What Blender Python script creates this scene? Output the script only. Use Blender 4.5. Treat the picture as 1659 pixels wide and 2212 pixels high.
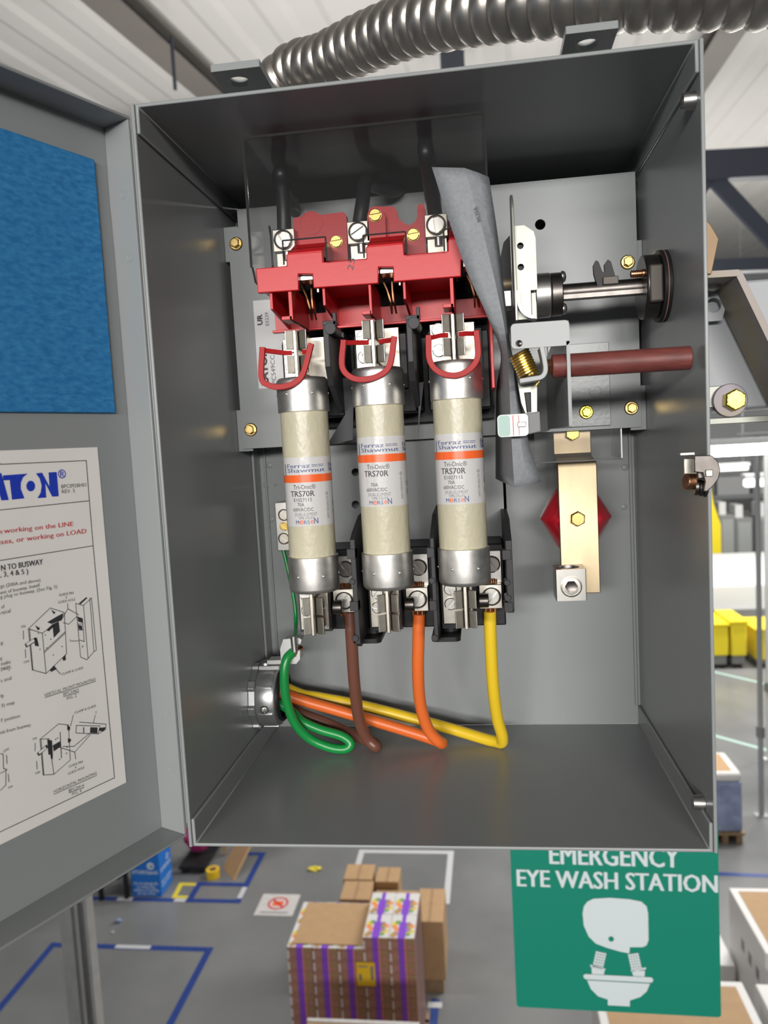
import bpy, bmesh, math, random
from math import sin, cos, pi, atan2, asin, sqrt
from mathutils import Vector as V, Matrix as M
random.seed(7)
for o in list(bpy.data.objects): bpy.data.objects.remove(o)
SC = bpy.context.scene
COL = SC.collection

# ------------------------------------------------------------------ camera
FPX = 1658.66
CAM = V((.18026, -.41861, .23071))
ROT = M.Rotation(.12622, 3, 'Z') @ M.Rotation(-.08603, 3, 'X') @ M.Rotation(.05428, 3, 'Y')
cd = bpy.data.cameras.new('camera'); cam = bpy.data.objects.new('camera', cd); COL.objects.link(cam)
cd.sensor_fit = 'VERTICAL'; cd.sensor_height = 24.0; cd.lens = 24.0 * FPX / 2212
cd.clip_start = .01; cd.clip_end = 200
cd.dof.use_dof = True; cd.dof.focus_distance = .50; cd.dof.aperture_fstop = 7.5
m4 = M.Identity(4)
for r in range(3):
    m4[r][0] = ROT[r][0]; m4[r][1] = ROT[r][2]; m4[r][2] = -ROT[r][1]; m4[r][3] = CAM[r]
cam.matrix_world = m4
SC.camera = cam

# ------------------------------------------------------------------ world, lamps, exposure
FLOOR = -4.07
wd = bpy.data.worlds.new('hall_air'); SC.world = wd; wd.use_nodes = True
wd.node_tree.nodes['Background'].inputs[0].default_value = (.93, .96, 1, 1)
wd.node_tree.nodes['Background'].inputs[1].default_value = .20
def area_lamp(name, loc, target, sx, sy, power, col=(1, .97, .93), spread=180):
    l = bpy.data.lights.new(name, 'AREA'); l.shape = 'RECTANGLE'; l.size = sx; l.size_y = sy; l.energy = power; l.color = col; l.spread = math.radians(spread)
    o = bpy.data.objects.new(name, l); COL.objects.link(o); o.location = loc
    o.rotation_euler = (V(target) - V(loc)).to_track_quat('-Z', 'Y').to_euler()
    return o
area_lamp('high_bay_light', (-1.5, -7.6, 1.10), (.15, 0, .2), 3.2, .5, 55, spread=70)
area_lamp('high_bay_light', (1.5, -6.6, 1.15), (.05, 0, .2), 2.4, .5, 38, spread=70)
for lx, ly, pw in ((-3.5, 5, 100), (.5, 8, 85), (3.6, 8.5, 330), (5.5, 13, 620), (9, 13, 400)):
    area_lamp('high_bay_light', (lx, ly, 2.6), (lx, ly, -4), 2.4, .5, pw)
for lx, ly, pw in ((-1.6, 5.6, 88), (1.0, 6.2, 88), (3.5, 11, 150)):          # added unseen fill lamps, aimed up to brighten the roof
    area_lamp('roof_fill', (lx, ly, .05), (lx + .01, ly, 5), 3.0, 1.0, pw)
vs = SC.view_settings
vs.view_transform = 'Standard'; vs.look = 'None'; vs.exposure = 0; vs.gamma = 1; vs.use_curve_mapping = False

# ------------------------------------------------------------------ pixel -> place
def ray(x, y): return ROT @ V(((x - 829.5) / FPX, 1, (1106 - y) / FPX))
def A(x, y, Y):                                  # mm, on the plane at depth Y mm
    d = ray(x, y); return (CAM + d * ((Y * .001 - CAM.y) / d.y)) * 1000
def AX(x, y, X):
    d = ray(x, y); return (CAM + d * ((X * .001 - CAM.x) / d.x)) * 1000
def AY(x, y, Y): return A(x, y, Y * 1000) * .001  # metres
def AZ(x, y, Z=FLOOR):
    d = ray(x, y); return CAM + d * ((Z - CAM.z) / d.z)
PHI = 1.141; DO = V((-18.7, 4.6, 0))
E1 = V((cos(PHI), sin(PHI), 0)); DN = V((sin(PHI), -cos(PHI), 0))
def DP(x, y):                                    # pixel -> (s, z) mm on the door's inner face
    d = ray(x, y); p0 = DO * .001
    t = (p0 - CAM).dot(DN) / d.dot(DN); p = (CAM + d * t) * 1000
    return V(((p - DO).dot(E1), p.z))
def DW(s, z, h=0): return DO + E1 * s + DN * h + V((0, 0, z))

# ------------------------------------------------------------------ materials
MAT = {}
def mat(name, col, rough=.5, metal=0., spec=.5, bump=0., bscale=200., noise=0., nscale=60., col2=None, emit=0., coat=0., stretch=None, aniso=0.):
    m = bpy.data.materials.new(name); m.use_nodes = True; nt = m.node_tree; b = nt.nodes['Principled BSDF']
    b.inputs['Base Color'].default_value = (*col, 1); b.inputs['Roughness'].default_value = rough
    b.inputs['Metallic'].default_value = metal; b.inputs['Specular IOR Level'].default_value = spec
    b.inputs['Coat Weight'].default_value = coat; b.inputs['Coat Roughness'].default_value = .12
    if emit: b.inputs['Emission Color'].default_value = (*col, 1); b.inputs['Emission Strength'].default_value = emit
    if bump or noise:
        tc = nt.nodes.new('ShaderNodeTexCoord'); src = tc.outputs['Object']
        if stretch:
            mp = nt.nodes.new('ShaderNodeMapping'); mp.inputs['Scale'].default_value = stretch
            nt.links.new(src, mp.inputs[0]); src = mp.outputs[0]
    if noise:
        n = nt.nodes.new('ShaderNodeTexNoise'); n.inputs['Scale'].default_value = nscale; n.inputs['Detail'].default_value = 5
        nt.links.new(src, n.inputs['Vector'])
        mx = nt.nodes.new('ShaderNodeMix'); mx.data_type = 'RGBA'
        c2 = col2 or tuple(c * (1 - noise) for c in col)
        mx.inputs[6].default_value = (*col, 1); mx.inputs[7].default_value = (*c2, 1)
        rp = nt.nodes.new('ShaderNodeMapRange'); rp.inputs[1].default_value = .35; rp.inputs[2].default_value = .68
        nt.links.new(n.outputs[0], rp.inputs[0]); nt.links.new(rp.outputs[0], mx.inputs[0])
        nt.links.new(mx.outputs[2], b.inputs['Base Color'])
    if bump:
        n2 = nt.nodes.new('ShaderNodeTexNoise'); n2.inputs['Scale'].default_value = bscale; n2.inputs['Detail'].default_value = 3
        nt.links.new(src, n2.inputs['Vector'])
        bp = nt.nodes.new('ShaderNodeBump'); bp.inputs['Strength'].default_value = bump; bp.inputs['Distance'].default_value = .001
        nt.links.new(n2.outputs[0], bp.inputs['Height']); nt.links.new(bp.outputs[0], b.inputs['Normal'])
    MAT[name] = m; return m
def clear(name, tint, fac=.075, rough=.10):
    m = bpy.data.materials.new(name); m.use_nodes = True; nt = m.node_tree
    nt.nodes.remove(nt.nodes['Principled BSDF']); out = nt.nodes['Material Output']
    t = nt.nodes.new('ShaderNodeBsdfTransparent'); t.inputs[0].default_value = (*tint, 1)
    g = nt.nodes.new('ShaderNodeBsdfGlossy'); g.inputs['Roughness'].default_value = rough
    f = nt.nodes.new('ShaderNodeValue'); f.outputs[0].default_value = fac
    mx = nt.nodes.new('ShaderNodeMixShader')
    nt.links.new(f.outputs[0], mx.inputs[0]); nt.links.new(t.outputs[0], mx.inputs[1]); nt.links.new(g.outputs[0], mx.inputs[2])
    nt.links.new(mx.outputs[0], out.inputs[0]); MAT[name] = m
mat('gray_paint', (.275, .292, .295), .31, spec=.32, bump=.02, bscale=900, noise=.04, nscale=9)
mat('gray_paint_light', (.29, .305, .31), .36, bump=.02, bscale=900)
mat('gray_paint_rough', (.27, .285, .29), .33, bump=.12, bscale=420)
mat('nickel', (.50, .47, .415), .38, 1, noise=.15, nscale=220)
mat('nickel_bright', (.56, .545, .51), .32, 1, noise=.1, nscale=150)
mat('tin_cap', (.86, .84, .80), .44, 1, noise=.28, nscale=140)
mat('steel', (.58, .57, .55), .34, 1, noise=.2, nscale=90)
mat('steel_conduit', (.66, .62, .575), .34, 1, noise=.25, nscale=40)
mat('dark_steel', (.17, .155, .145), .38, 1, noise=.25, nscale=120)
mat('black_steel', (.018, .017, .019), .5, 0, spec=.3)
mat('zinc', (.40, .41, .365), .5, .8, noise=.12, nscale=70)
mat('zinc_yellow', (.78, .56, .22), .26, 1, noise=.2, nscale=160)
mat('zinc_bright_yellow', (.86, .70, .10), .24, 1, noise=.15, nscale=160)
mat('brass', (.70, .50, .16), .30, 1, noise=.12, nscale=200)
mat('bus_metal', (.43, .345, .225), .46, 1, noise=.18, nscale=60, stretch=(1, 1, .15))
mat('copper', (.62, .30, .16), .33, 1, noise=.3, nscale=200)
mat('olive_zinc', (.27, .225, .13), .5, .5, noise=.7, nscale=14, col2=(.25, .23, .27))
mat('tan_zinc', (.36, .25, .15), .55, .4, noise=.2, nscale=30)
mat('red_plastic', (.56, .016, .022), .36, spec=.35, bump=.03, bscale=300)
mat('red_fibre', (.40, .012, .014), .5, spec=.3)
mat('red_gloss', (.46, .010, .022), .16, coat=.6)
mat('black_plastic', (.011, .011, .013), .45, spec=.3, bump=.06, bscale=260)
mat('black_moulding', (.028, .027, .030), .5, spec=.35, bump=.05, bscale=260)
mat('bronze_dark', (.085, .072, .062), .5, .3)
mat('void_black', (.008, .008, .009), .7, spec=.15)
mat('black_rubber', (.014, .014, .016), .40)
mat('black_paper', (.028, .028, .034), .62, bump=.1, bscale=200)
mat('fuse_fibre', (.56, .52, .38), .34, bump=.35, bscale=330, noise=.10, nscale=45, coat=.25, stretch=(1, 1, .55))
mat('label_white', (.60, .59, .585), .22, bump=.10, bscale=190, coat=.4)
mat('ink_black', (.035, .035, .04), .5)
mat('ink_gray', (.20, .20, .21), .5)
mat('ink_blue', (.10, .13, .27), .4)
mat('ink_orange', (.86, .13, .025), .3, coat=.3)
mat('ink_red', (.58, .045, .05), .5)
mat('logo_blue', (.012, .045, .48), .45)
mat('paper', (.86, .83, .80), .42, noise=.04, nscale=25)
mat('sticker_gray', (.66, .655, .66), .4)
mat('blue_pad', (.010, .155, .40), .85, bump=.06, bscale=900, noise=.5, nscale=190, col2=(.035, .235, .50), stretch=(1, 1, 2.4))
mat('fish_paper', (.25, .262, .28), .60, bump=.03, bscale=260, noise=.16, nscale=500)
mat('fibre_rod', (.200, .050, .042), .5, bump=.15, bscale=500, noise=.35, nscale=260, stretch=(.25, 1, 1))
mat('wire_brown', (.155, .062, .042), .36, bump=.05, bscale=200)
mat('wire_orange', (.76, .155, .030), .36, bump=.05, bscale=200)
mat('wire_yellow', (.80, .55, .025), .36, bump=.05, bscale=200)
mat('wire_green', (.010, .26, .055), .30, bump=.05, bscale=200)
mat('cast_zinc', (.58, .59, .60), .36, .9, bump=.05, bscale=330)
mat('alu_white', (.55, .55, .545), .5, .55, bump=.05, bscale=500)
clear('clear_plastic', (.90, .90, .90))
mat('clear_edge', (.045, .045, .045), .2)
clear('stretch_wrap', (.80, .82, .86))
# hall
mat('concrete', (.165, .170, .173), .24, noise=.32, nscale=1.1, col2=(.215, .22, .22), bump=.05, bscale=30)
mat('roof_sheet', (.60, .585, .57), .55, noise=.06, nscale=.6)
mat('wall_sheet', (.62, .64, .66), .6)
mat('joist_blue', (.035, .042, .062), .5)
mat('joist_tan', (.17, .155, .14), .55)
mat('busway_gray', (.36, .375, .40), .42)
mat('tape_blue', (.022, .055, .25), .45, noise=.2, nscale=30)
mat('tape_yellow', (.72, .60, .05), .45)
mat('tape_white', (.55, .56, .57), .5)
mat('tape_green', (.38, .55, .49), .5)
mat('plate_white', (.62, .60, .59), .5, noise=.15, nscale=20)
mat('sign_green', (.008, .245, .165), .38)
mat('sign_white', (.70, .78, .80), .45)
mat('box_blue', (.012, .17, .62), .5)
mat('cardboard', (.47, .30, .155), .75, noise=.08, nscale=14)
mat('cardboard_dark', (.36, .22, .12), .75, noise=.1, nscale=14)
mat('carton_maroon', (.42, .21, .16), .5, noise=.25, nscale=40)
mat('carton_purple', (.24, .07, .62), .4)
mat('carton_orange', (.80, .28, .10), .5)
mat('carton_green', (.14, .33, .10), .5)
mat('carton_white', (.68, .67, .66), .5)
mat('tag_yellow', (.86, .56, .02), .5)
mat('pink_plastic', (.52, .035, .20), .45, noise=.3, nscale=20)
mat('galvanised', (.52, .53, .53), .40, .8, noise=.12, nscale=30)
mat('bin_yellow', (.80, .64, .02), .45)
mat('machine_gray', (.20, .205, .20), .55)
mat('machine_white', (.62, .63, .63), .5)
mat('steel_post', (.36, .38, .38), .45, .4)
mat('wrap_blue', (.30, .36, .55), .3, noise=.35, nscale=9, coat=.5)
mat('wood', (.36, .245, .14), .75, noise=.25, nscale=20)
mat('lamp_white', (1, 1, 1), .5, emit=30)
mat('lamp_white_dim', (1, .98, .95), .5, emit=2.2)

# ------------------------------------------------------------------ mesh builder
class MB:
    def __init__(s, k=.001): s.v = []; s.f = []; s.k = k
    def add(s, vs, fs):
        n = len(s.v); s.v += [V(p) for p in vs]; s.f += [[n + i for i in f] for f in fs]; return s
    def box(s, x0, x1, y0, y1, z0, z1):
        return s.add([(x, y, z) for z in (z0, z1) for y in (y0, y1) for x in (x0, x1)],
                     [(0, 2, 3, 1), (4, 5, 7, 6), (0, 1, 5, 4), (2, 6, 7, 3), (0, 4, 6, 2), (1, 3, 7, 5)])
    def obox(s, c, ax, sz):
        ax = [V(a).normalized() * (h / 2) for a, h in zip(ax, sz)]; c = V(c)
        return s.add([c + ax[0] * i + ax[1] * j + ax[2] * k for k in (-1, 1) for j in (-1, 1) for i in (-1, 1)],
                     [(0, 2, 3, 1), (4, 5, 7, 6), (0, 1, 5, 4), (2, 6, 7, 3), (0, 4, 6, 2), (1, 3, 7, 5)])
    def prism(s, pts, ax, a0, a1):
        n = len(pts)
        def mk(p, a): return {'x': (a, p[0], p[1]), 'y': (p[0], a, p[1]), 'z': (p[0], p[1], a)}[ax]
        vs = [mk(p, a0) for p in pts] + [mk(p, a1) for p in pts]
        fs = [list(range(n))[::-1], list(range(n, 2 * n))] + [(i, (i + 1) % n, n + (i + 1) % n, n + i) for i in range(n)]
        return s.add(vs, fs)
    def loft(s, rings, caps=True, closed=True):
        n = len(rings[0]); vs = [p for r in rings for p in r]; fs = []
        for j in range(len(rings) - 1):
            for i in range(n if closed else n - 1):
                k = (i + 1) % n; fs.append((j * n + i, j * n + k, (j + 1) * n + k, (j + 1) * n + i))
        if caps and closed: fs += [list(range(n))[::-1], list(range((len(rings) - 1) * n, len(rings) * n))]
        return s.add(vs, fs)
    def lathe(s, prof, o, ax, n=28, caps=True, rot=0):
        ax = V(ax).normalized(); a = ax.orthogonal().normalized(); b = ax.cross(a); o = V(o)
        if abs(ax.z) < .9: a = ax.cross(V((0, 0, 1))).normalized(); b = ax.cross(a)
        return s.loft([[o + ax * h + (a * cos(t) + b * sin(t)) * r for t in [rot + 2 * pi * i / n for i in range(n)]] for r, h in prof], caps)
    def cyl(s, p0, p1, r, r1=None, n=24):
        p0 = V(p0); p1 = V(p1); return s.lathe([(r, 0), (r if r1 is None else r1, (p1 - p0).length)], p0, p1 - p0, n)
    def sphere(s, c, r, n=10, sc=(1, 1, 1)):
        rings = []
        for j in range(n + 1):
            t = -pi / 2 + pi * j / n; rr = max(cos(t), 1e-3) * r
            rings.append([V(c) + V((rr * cos(u) * sc[0], rr * sin(u) * sc[1], r * sin(t) * sc[2])) for u in [2 * pi * i / (2 * n) for i in range(2 * n)]])
        return s.loft(rings)
    def sweep(s, path, prof, caps=True, up=None, radii=None):
        P = [V(p) for p in path]; n = len(P); T = [(P[min(i + 1, n - 1)] - P[max(i - 1, 0)]).normalized() for i in range(n)]
        a = (V(up) - T[0] * T[0].dot(V(up))).normalized() if up else T[0].orthogonal().normalized()
        rings = []
        for i in range(n):
            if up: a = (V(up) - T[i] * T[i].dot(V(up))).normalized()
            else: a = (a - T[i] * a.dot(T[i])).normalized()
            b = T[i].cross(a); r = radii[i] if radii else 1
            rings.append([P[i] + a * (u * r) + b * (w * r) for u, w in prof])
        return s.loft(rings, caps)
    def tube(s, path, r, n=14, smooth=8, radii=None):
        p = spline(path, smooth) if smooth else path
        return s.sweep(p, [(r * cos(2 * pi * i / n), r * sin(2 * pi * i / n)) for i in range(n)], radii=radii)
    def flat(s, outer, holes, ax, a0, a1):
        vs, fs = fill2d(outer, holes, (a1 - a0))
        mp = {'x': lambda p: (a0 + p[2], p[0], p[1]), 'y': lambda p: (p[0], a0 + p[2], p[1]), 'z': lambda p: (p[0], p[1], a0 + p[2])}[ax]
        return s.add([mp(p) for p in vs], fs)
def spline(pts, k=8):
    P = [V(p) for p in pts]; out = []
    for i in range(len(P) - 1):
        p0 = P[i - 1] if i else P[0] * 2 - P[1]; p3 = P[i + 2] if i + 2 < len(P) else P[-1] * 2 - P[-2]; p1, p2 = P[i], P[i + 1]
        for j in range(k):
            t = j / k; out.append(.5 * ((2 * p1) + (p2 - p0) * t + (2 * p0 - 5 * p1 + 4 * p2 - p3) * t * t + (3 * p1 - p0 - 3 * p2 + p3) * t ** 3))
    out.append(P[-1]); return out
def fill2d(outer, holes, th):
    cu = bpy.data.curves.new('tmp', 'CURVE'); cu.dimensions = '2D'; cu.fill_mode = 'BOTH'; cu.extrude = 1
    for loop in [outer] + list(holes):
        sp = cu.splines.new('POLY'); sp.points.add(len(loop) - 1); sp.use_cyclic_u = True
        for q, p in zip(sp.points, loop): q.co = (p[0], p[1], 0, 1)
    ob = bpy.data.objects.new('tmp', cu); me = bpy.data.meshes.new_from_object(ob)
    vs = [(v.co.x, v.co.y, (v.co.z + 1) * .5 * th) for v in me.vertices]; fs = [list(p.vertices) for p in me.polygons]
    bpy.data.objects.remove(ob); bpy.data.curves.remove(cu); bpy.data.meshes.remove(me)
    return vs, fs
def circ(x, y, r, n=24, ry=None): return [(x + r * cos(2 * pi * i / n), y + (ry or r) * sin(2 * pi * i / n)) for i in range(n)]
def rrect(x0, x1, y0, y1, r, n=5):
    out = []
    for cx, cy, a in ((x1 - r, y1 - r, 0), (x0 + r, y1 - r, pi / 2), (x0 + r, y0 + r, pi), (x1 - r, y0 + r, 1.5 * pi)):
        out += [(cx + r * cos(a + pi / 2 * i / n), cy + r * sin(a + pi / 2 * i / n)) for i in range(n + 1)]
    return out
TXT = {}
def text2d(body, w=None, h=None, align='L', bold=0., sp=1.):
    key = (body, bold, sp)
    if key not in TXT:
        cu = bpy.data.curves.new('tmp', 'FONT'); cu.body = body; cu.offset = bold; cu.resolution_u = 2; cu.space_character = sp
        ob = bpy.data.objects.new('tmp', cu); me = bpy.data.meshes.new_from_object(ob)
        TXT[key] = ([(v.co.x, v.co.y) for v in me.vertices], [list(p.vertices) for p in me.polygons])
        bpy.data.objects.remove(ob); bpy.data.curves.remove(cu); bpy.data.meshes.remove(me)
    vs, fs = TXT[key]
    x0 = min(p[0] for p in vs); x1 = max(p[0] for p in vs); y1 = max(p[1] for p in vs)
    sy = h / y1 if h else w / (x1 - x0); sx = w / (x1 - x0) if w else sy
    off = {'L': 0, 'C': .5, 'R': 1}[align] * (x1 - x0)
    return [((p[0] - x0 - off) * sx, p[1] * sy) for p in vs], fs

def origin(o):
    p = V((0, 0, 0))
    while o: p += o.location; o = o.parent
    return p
def finish(me, m, smooth):
    bm = bmesh.new(); bm.from_mesh(me); bmesh.ops.recalc_face_normals(bm, faces=bm.faces); bm.to_mesh(me); bm.free()
    me.materials.append(MAT[m])
    if smooth:
        me.shade_smooth(); me.set_sharp_from_angle(angle=math.radians(38))
def obj(name, mb, m, parent=None, bevel=0, smooth=True, kind=None):
    vs = [p * mb.k for p in mb.v]
    if parent is not None: L = origin(parent)
    else:
        xs, ys, zs = zip(*vs); L = V(((min(xs) + max(xs)) / 2, (min(ys) + max(ys)) / 2, min(zs)))
    me = bpy.data.meshes.new(name); me.from_pydata([p - L for p in vs], [], mb.f); finish(me, m, smooth)
    o = bpy.data.objects.new(name, me); COL.objects.link(o)
    if parent is not None: o.parent = parent
    else: o.location = L
    if bevel:
        b = o.modifiers.new('bevel', 'BEVEL'); b.width = bevel * mb.k; b.segments = 2; b.limit_method = 'ANGLE'; b.angle_limit = math.radians(40)
    if kind: o['kind'] = kind
    return o
def thing(name, label, cat, loc, group=None):
    o = bpy.data.objects.new(name, None); COL.objects.link(o); o.location = loc; o.empty_display_size = .01
    o['label'] = label; o['category'] = cat
    if group: o['group'] = group
    return o
def tag(o, label, cat, group=None, kind=None):
    if label: o['label'] = label; o['category'] = cat
    if group: o['group'] = group
    if kind: o['kind'] = kind
    return o
def copy_tree(o, loc, parent=None):
    c = o.copy(); COL.objects.link(c); c.parent = parent
    if loc is not None: c.location = loc
    for ch in o.children: copy_tree(ch, None, c)
    return c
# shared hardware meshes, unit radius, axis +Z outwards
HW = {}
def hw(kind, m):
    if (kind, m) in HW: return HW[(kind, m)]
    b = MB(1)
    if kind == 'slot':
        b.lathe([(1, 0), (1, .25)], (0, 0, 0), (0, 0, 1), 24)
        for sg in (1, -1):
            seg = [(.95 * cos(t), .95 * sin(t)) for t in [asin(.20 / .95) + (pi - 2 * asin(.20 / .95)) * i / 12 for i in range(13)]]
            seg = [(x * sg, y * sg) for x, y in seg]; top = [(x * .86, y * .86 + .02 * sg) for x, y in seg]
            b.loft([[(x, y, .25) for x, y in seg], [(x, y, .45) for x, y in seg], [(x, y, .55) for x, y in top]])
    if kind == 'cup':       # slotted screw sunk in a ring
        b.lathe([(1, 0), (1, .36), (.92, .42), (.84, .36), (.84, .02)], (0, 0, 0), (0, 0, 1), 28, caps=False)
        for sg in (1, -1):
            seg = [(.76 * cos(t), .76 * sin(t)) for t in [asin(.20 / .76) + (pi - 2 * asin(.20 / .76)) * i / 12 for i in range(13)]]
            b.loft([[(x * sg, y * sg, 0) for x, y in seg], [(x * sg, y * sg, .36) for x, y in seg]])
        b.lathe([(.8, 0), (.8, .03)], (0, 0, 0), (0, 0, 1), 20)
    if kind == 'hexflange':
        b.lathe([(1, 0), (1, .12), (.85, .24)], (0, 0, 0), (0, 0, 1), 28)
        b.lathe([(.74, .2), (.74, .72), (.62, .82)], (0, 0, 0), (0, 0, 1), 6)
        b.lathe([(.56, .8), (.52, .88)], (0, 0, 0), (0, 0, 1), 20)
    if kind == 'hex':
        b.lathe([(1, 0), (1, .62), (.86, .76)], (0, 0, 0), (0, 0, 1), 6, rot=.2)
        b.lathe([(.80, .74), (.76, .82)], (0, 0, 0), (0, 0, 1), 24)
    if kind == 'pan':
        b.lathe([(1, 0), (.96, .4), (.7, .68), (.2, .8)], (0, 0, 0), (0, 0, 1), 20)
    if kind == 'phillips':
        b.lathe([(1, 0), (.96, .35), (.72, .62), (.45, .7)], (0, 0, 0), (0, 0, 1), 20)
        b.box(-.6, .6, -.1, .1, .6, .76); b.box(-.1, .1, -.6, .6, .6, .76)
    me = bpy.data.meshes.new(kind); me.from_pydata(b.v, [], b.f); finish(me, m, True); HW[(kind, m)] = me
    return me
def screw(name, kind, m, parent, p, r, d=(0, -1, 0), roll=0., label=None):
    o = bpy.data.objects.new(name, hw(kind, m)); COL.objects.link(o); o.parent = parent
    q = V(d).to_track_quat('Z', 'X') @ M.Rotation(roll, 3, 'Z').to_quaternion()
    o.rotation_mode = 'QUATERNION'; o.rotation_quaternion = q; o.scale = (r * .001,) * 3
    o.location = V(p) * .001 - (origin(parent) if parent else V((0, 0, 0)))
    if label: o['label'] = label
    return o

# ================================================================== the hall
fl = MB(1).box(-16, 16, -9, 26, FLOOR - .1, FLOOR); tag(obj('floor', fl, 'concrete'), None, None, kind='structure')
RD = ray(1120, 790); RD = RD / RD.y                      # roof ribs run this way (rising with y)
ZR0 = 2.98
def roof(x, y, dz=0.): return V((x + RD.x * y, y, ZR0 + RD.z * y + dz))
rb = MB(1); prof = []
for i in range(-36, 37):
    x = i * .45
    prof += [(x, 0), (x + .19, 0), (x + .25, -.022), (x + .39, -.022)]
ra = [roof(x, -9, z) for x, z in prof]; rc = [roof(x, 26, z) for x, z in prof]; n = len(prof)
rb.add(ra + rc, [(i, i + 1, n + i + 1, n + i) for i in range(n - 1)])
tag(obj('ceiling', rb, 'roof_sheet', smooth=False), None, None, kind='structure')
tag(obj('wall_back', MB(1).box(-16, 16, 26, 26.2, FLOOR, 6), 'wall_sheet'), None, None, kind='structure')
tag(obj('wall_right', MB(1).box(16, 16.2, -9, 26, FLOOR, 6), 'wall_sheet'), None, None, kind='structure')

def joist(px, py, wid, label):
    # find the point on the underside of the ribs seen at this pixel
    d = ray(px, py); nrm = V((0, -RD.z, 1)); z0 = ZR0 - .16
    t = (z0 - CAM.z + RD.z * CAM.y) / (d.z - RD.z * d.y); p = CAM + d * t
    x0 = p.x - RD.x * p.y
    r = thing('roof_joist', label, 'joist', roof(x0, 8, -.3))
    a = roof(x0, -8.5, -.13); b = roof(x0, 25.5, -.13); ln = (b - a).length; c = (a + b) / 2; ax = (b - a).normalized()
    X = V((1, 0, 0)); Z = ax.cross(X) * -1
    obj('bottom_flange', MB(1).obox(c - Z * .07, (ax, X, Z), (ln, wid, .016)), 'joist_tan', r)
    obj('web', MB(1).obox(c, (ax, X, Z), (ln, .012, .14)), 'joist_blue', r)
    obj('top_flange', MB(1).obox(c + Z * .07, (ax, X, Z), (ln, wid, .016)), 'joist_tan', r)
    return r
j1 = joist(345, 100, .23, 'dark roof joist crossing the corrugated roof above the open door')
d_ = AY(377, 172, 5.2)
obj('hanger_rod', MB(1).cyl(d_ + V((0, 0, .3)), d_ - V((0, 0, .07)), .014, n=8), 'joist_blue', j1)
joist(1578, 60, .23, 'dark roof joist running off behind the ribbed steel conduit')
# open web girder on the right
g = thing('truss_girder', 'dark blue open-web steel girder with diagonal braces under the roof', 'girder', AY(1800, 600, 7.0))
def bar(name, p, q, wid, dep, m, par):
    p = V(p); q = V(q); ax = (q - p).normalized(); Y = V((0, 1, 0)); Z = ax.cross(Y).normalized()
    return obj(name, MB(1).obox((p + q) / 2, (ax, Y, Z), ((q - p).length, dep, wid)), m, par)
GY = 7.0
t0 = AY(1200, 377, GY); t1 = AY(1600, 356, GY); k = (t1 - t0) / (t1.x - t0.x)
bar('top_chord', t1 - k * 8, t1 + k * 7, .25, .12, 'joist_blue', g)
b1 = AY(1600, 574, GY)
bar('bottom_chord', b1 - k * 8, b1 + k * 7, .11, .12, 'joist_blue', g)
da = AY(1535, 378, GY); db = AY(1700, 556, GY); stp = (db.x - da.x)
for i in range(-6, 7):
    o0 = k * (2 * stp * i)
    bar('diagonal', da + o0, db + o0, .13, .06, 'joist_blue', g)
    bar('diagonal', da + o0, V((da.x - stp, GY, db.z)) + o0 - V((0, 0, 0)), .13, .06, 'joist_blue', g)
pp = AY(975, 135, 6.4)
cp = thing('hanger_post', 'dark blue steel post dropping from the roof behind the conduit', 'post', pp - V((0, 0, .35)))
obj('post', MB(1).box(pp.x - .09, pp.x + .11, pp.y - .08, pp.y + .08, pp.z - .35, pp.z + .62), 'joist_blue', cp)
obj('foot', MB(1).box(pp.x - .14, pp.x + .16, pp.y - .12, pp.y + .12, pp.z - .37, pp.z - .35), 'joist_blue', cp)

# busway behind the box
bw = thing('busway', 'long grey painted busway duct behind the fused switch box', 'busway', (.15, .24, .232))
obj('housing', MB().box(-1500, 2600, 197, 300, 244, 339), 'busway_gray', bw, bevel=2)
obj('bottom_lip', MB().box(-1500, 2600, 193.5, 300, 233, 238), 'zinc', bw, bevel=.6)
obj('joint_band', MB().box(340, 374, 193.5, 197, 246, 262), 'zinc', bw, bevel=.5)
p = A(1580, 865, 194)
o = MB().cyl((p.x - 2, 194, p.z), (p.x - 2, 189.5, p.z), 12.5, n=32); obj('washer', o, 'olive_zinc', bw, bevel=.5)
screw('bolt', 'hex', 'zinc_bright_yellow', bw, (p.x, 189.5, p.z), 8.2)
obj('back_rail', MB().box(-1500, 2600, 300, 330, 250, 320), 'busway_gray', bw)
# strap hanger
sp = [A(1500, 595, 150), A(1583, 590, 150), A(1592, 598, 150), A(1670, 760, 150), A(1740, 905, 150), A(1790, 1010, 150)]
st = thing('hanger_strap', 'bent olive zinc strap bracket beside the busway bolt', 'bracket', (sp[0] + V((0, 0, -40))) * .001)
o = MB(); up = [(q.x, q.z) for q in sp]
def offs(pl, d):
    out = []
    for i in range(len(pl)):
        a = V(pl[max(i - 1, 0)]); b = V(pl[min(i + 1, len(pl) - 1)]); t = (b - a).normalized(); out.append((pl[i][0] + t[1] * d, pl[i][1] - t[0] * d))
    return out
inn = offs(up, 4.5)
o.prism(up + inn[::-1], 'y', 138, 191); obj('strap', o, 'olive_zinc', st, bevel=.8, smooth=False)
q0 = A(1500, 632, 186); q1 = A(1568, 692, 186)
o = MB().flat([(q0.x, q0.z), (q1.x + 3, q0.z), (q1.x - 3, q1.z), (q0.x, q1.z)], [circ(A(1538, 660, 186).x + 1, A(1538, 660, 186).z, 5.5)], 'y', 185, 188)
obj('hole_plate', o, 'busway_gray', st, bevel=.4)
q = A(1538, 612, 170); screw('bolt', 'pan', 'zinc', st, (q.x, 168, q.z), 6)
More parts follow.
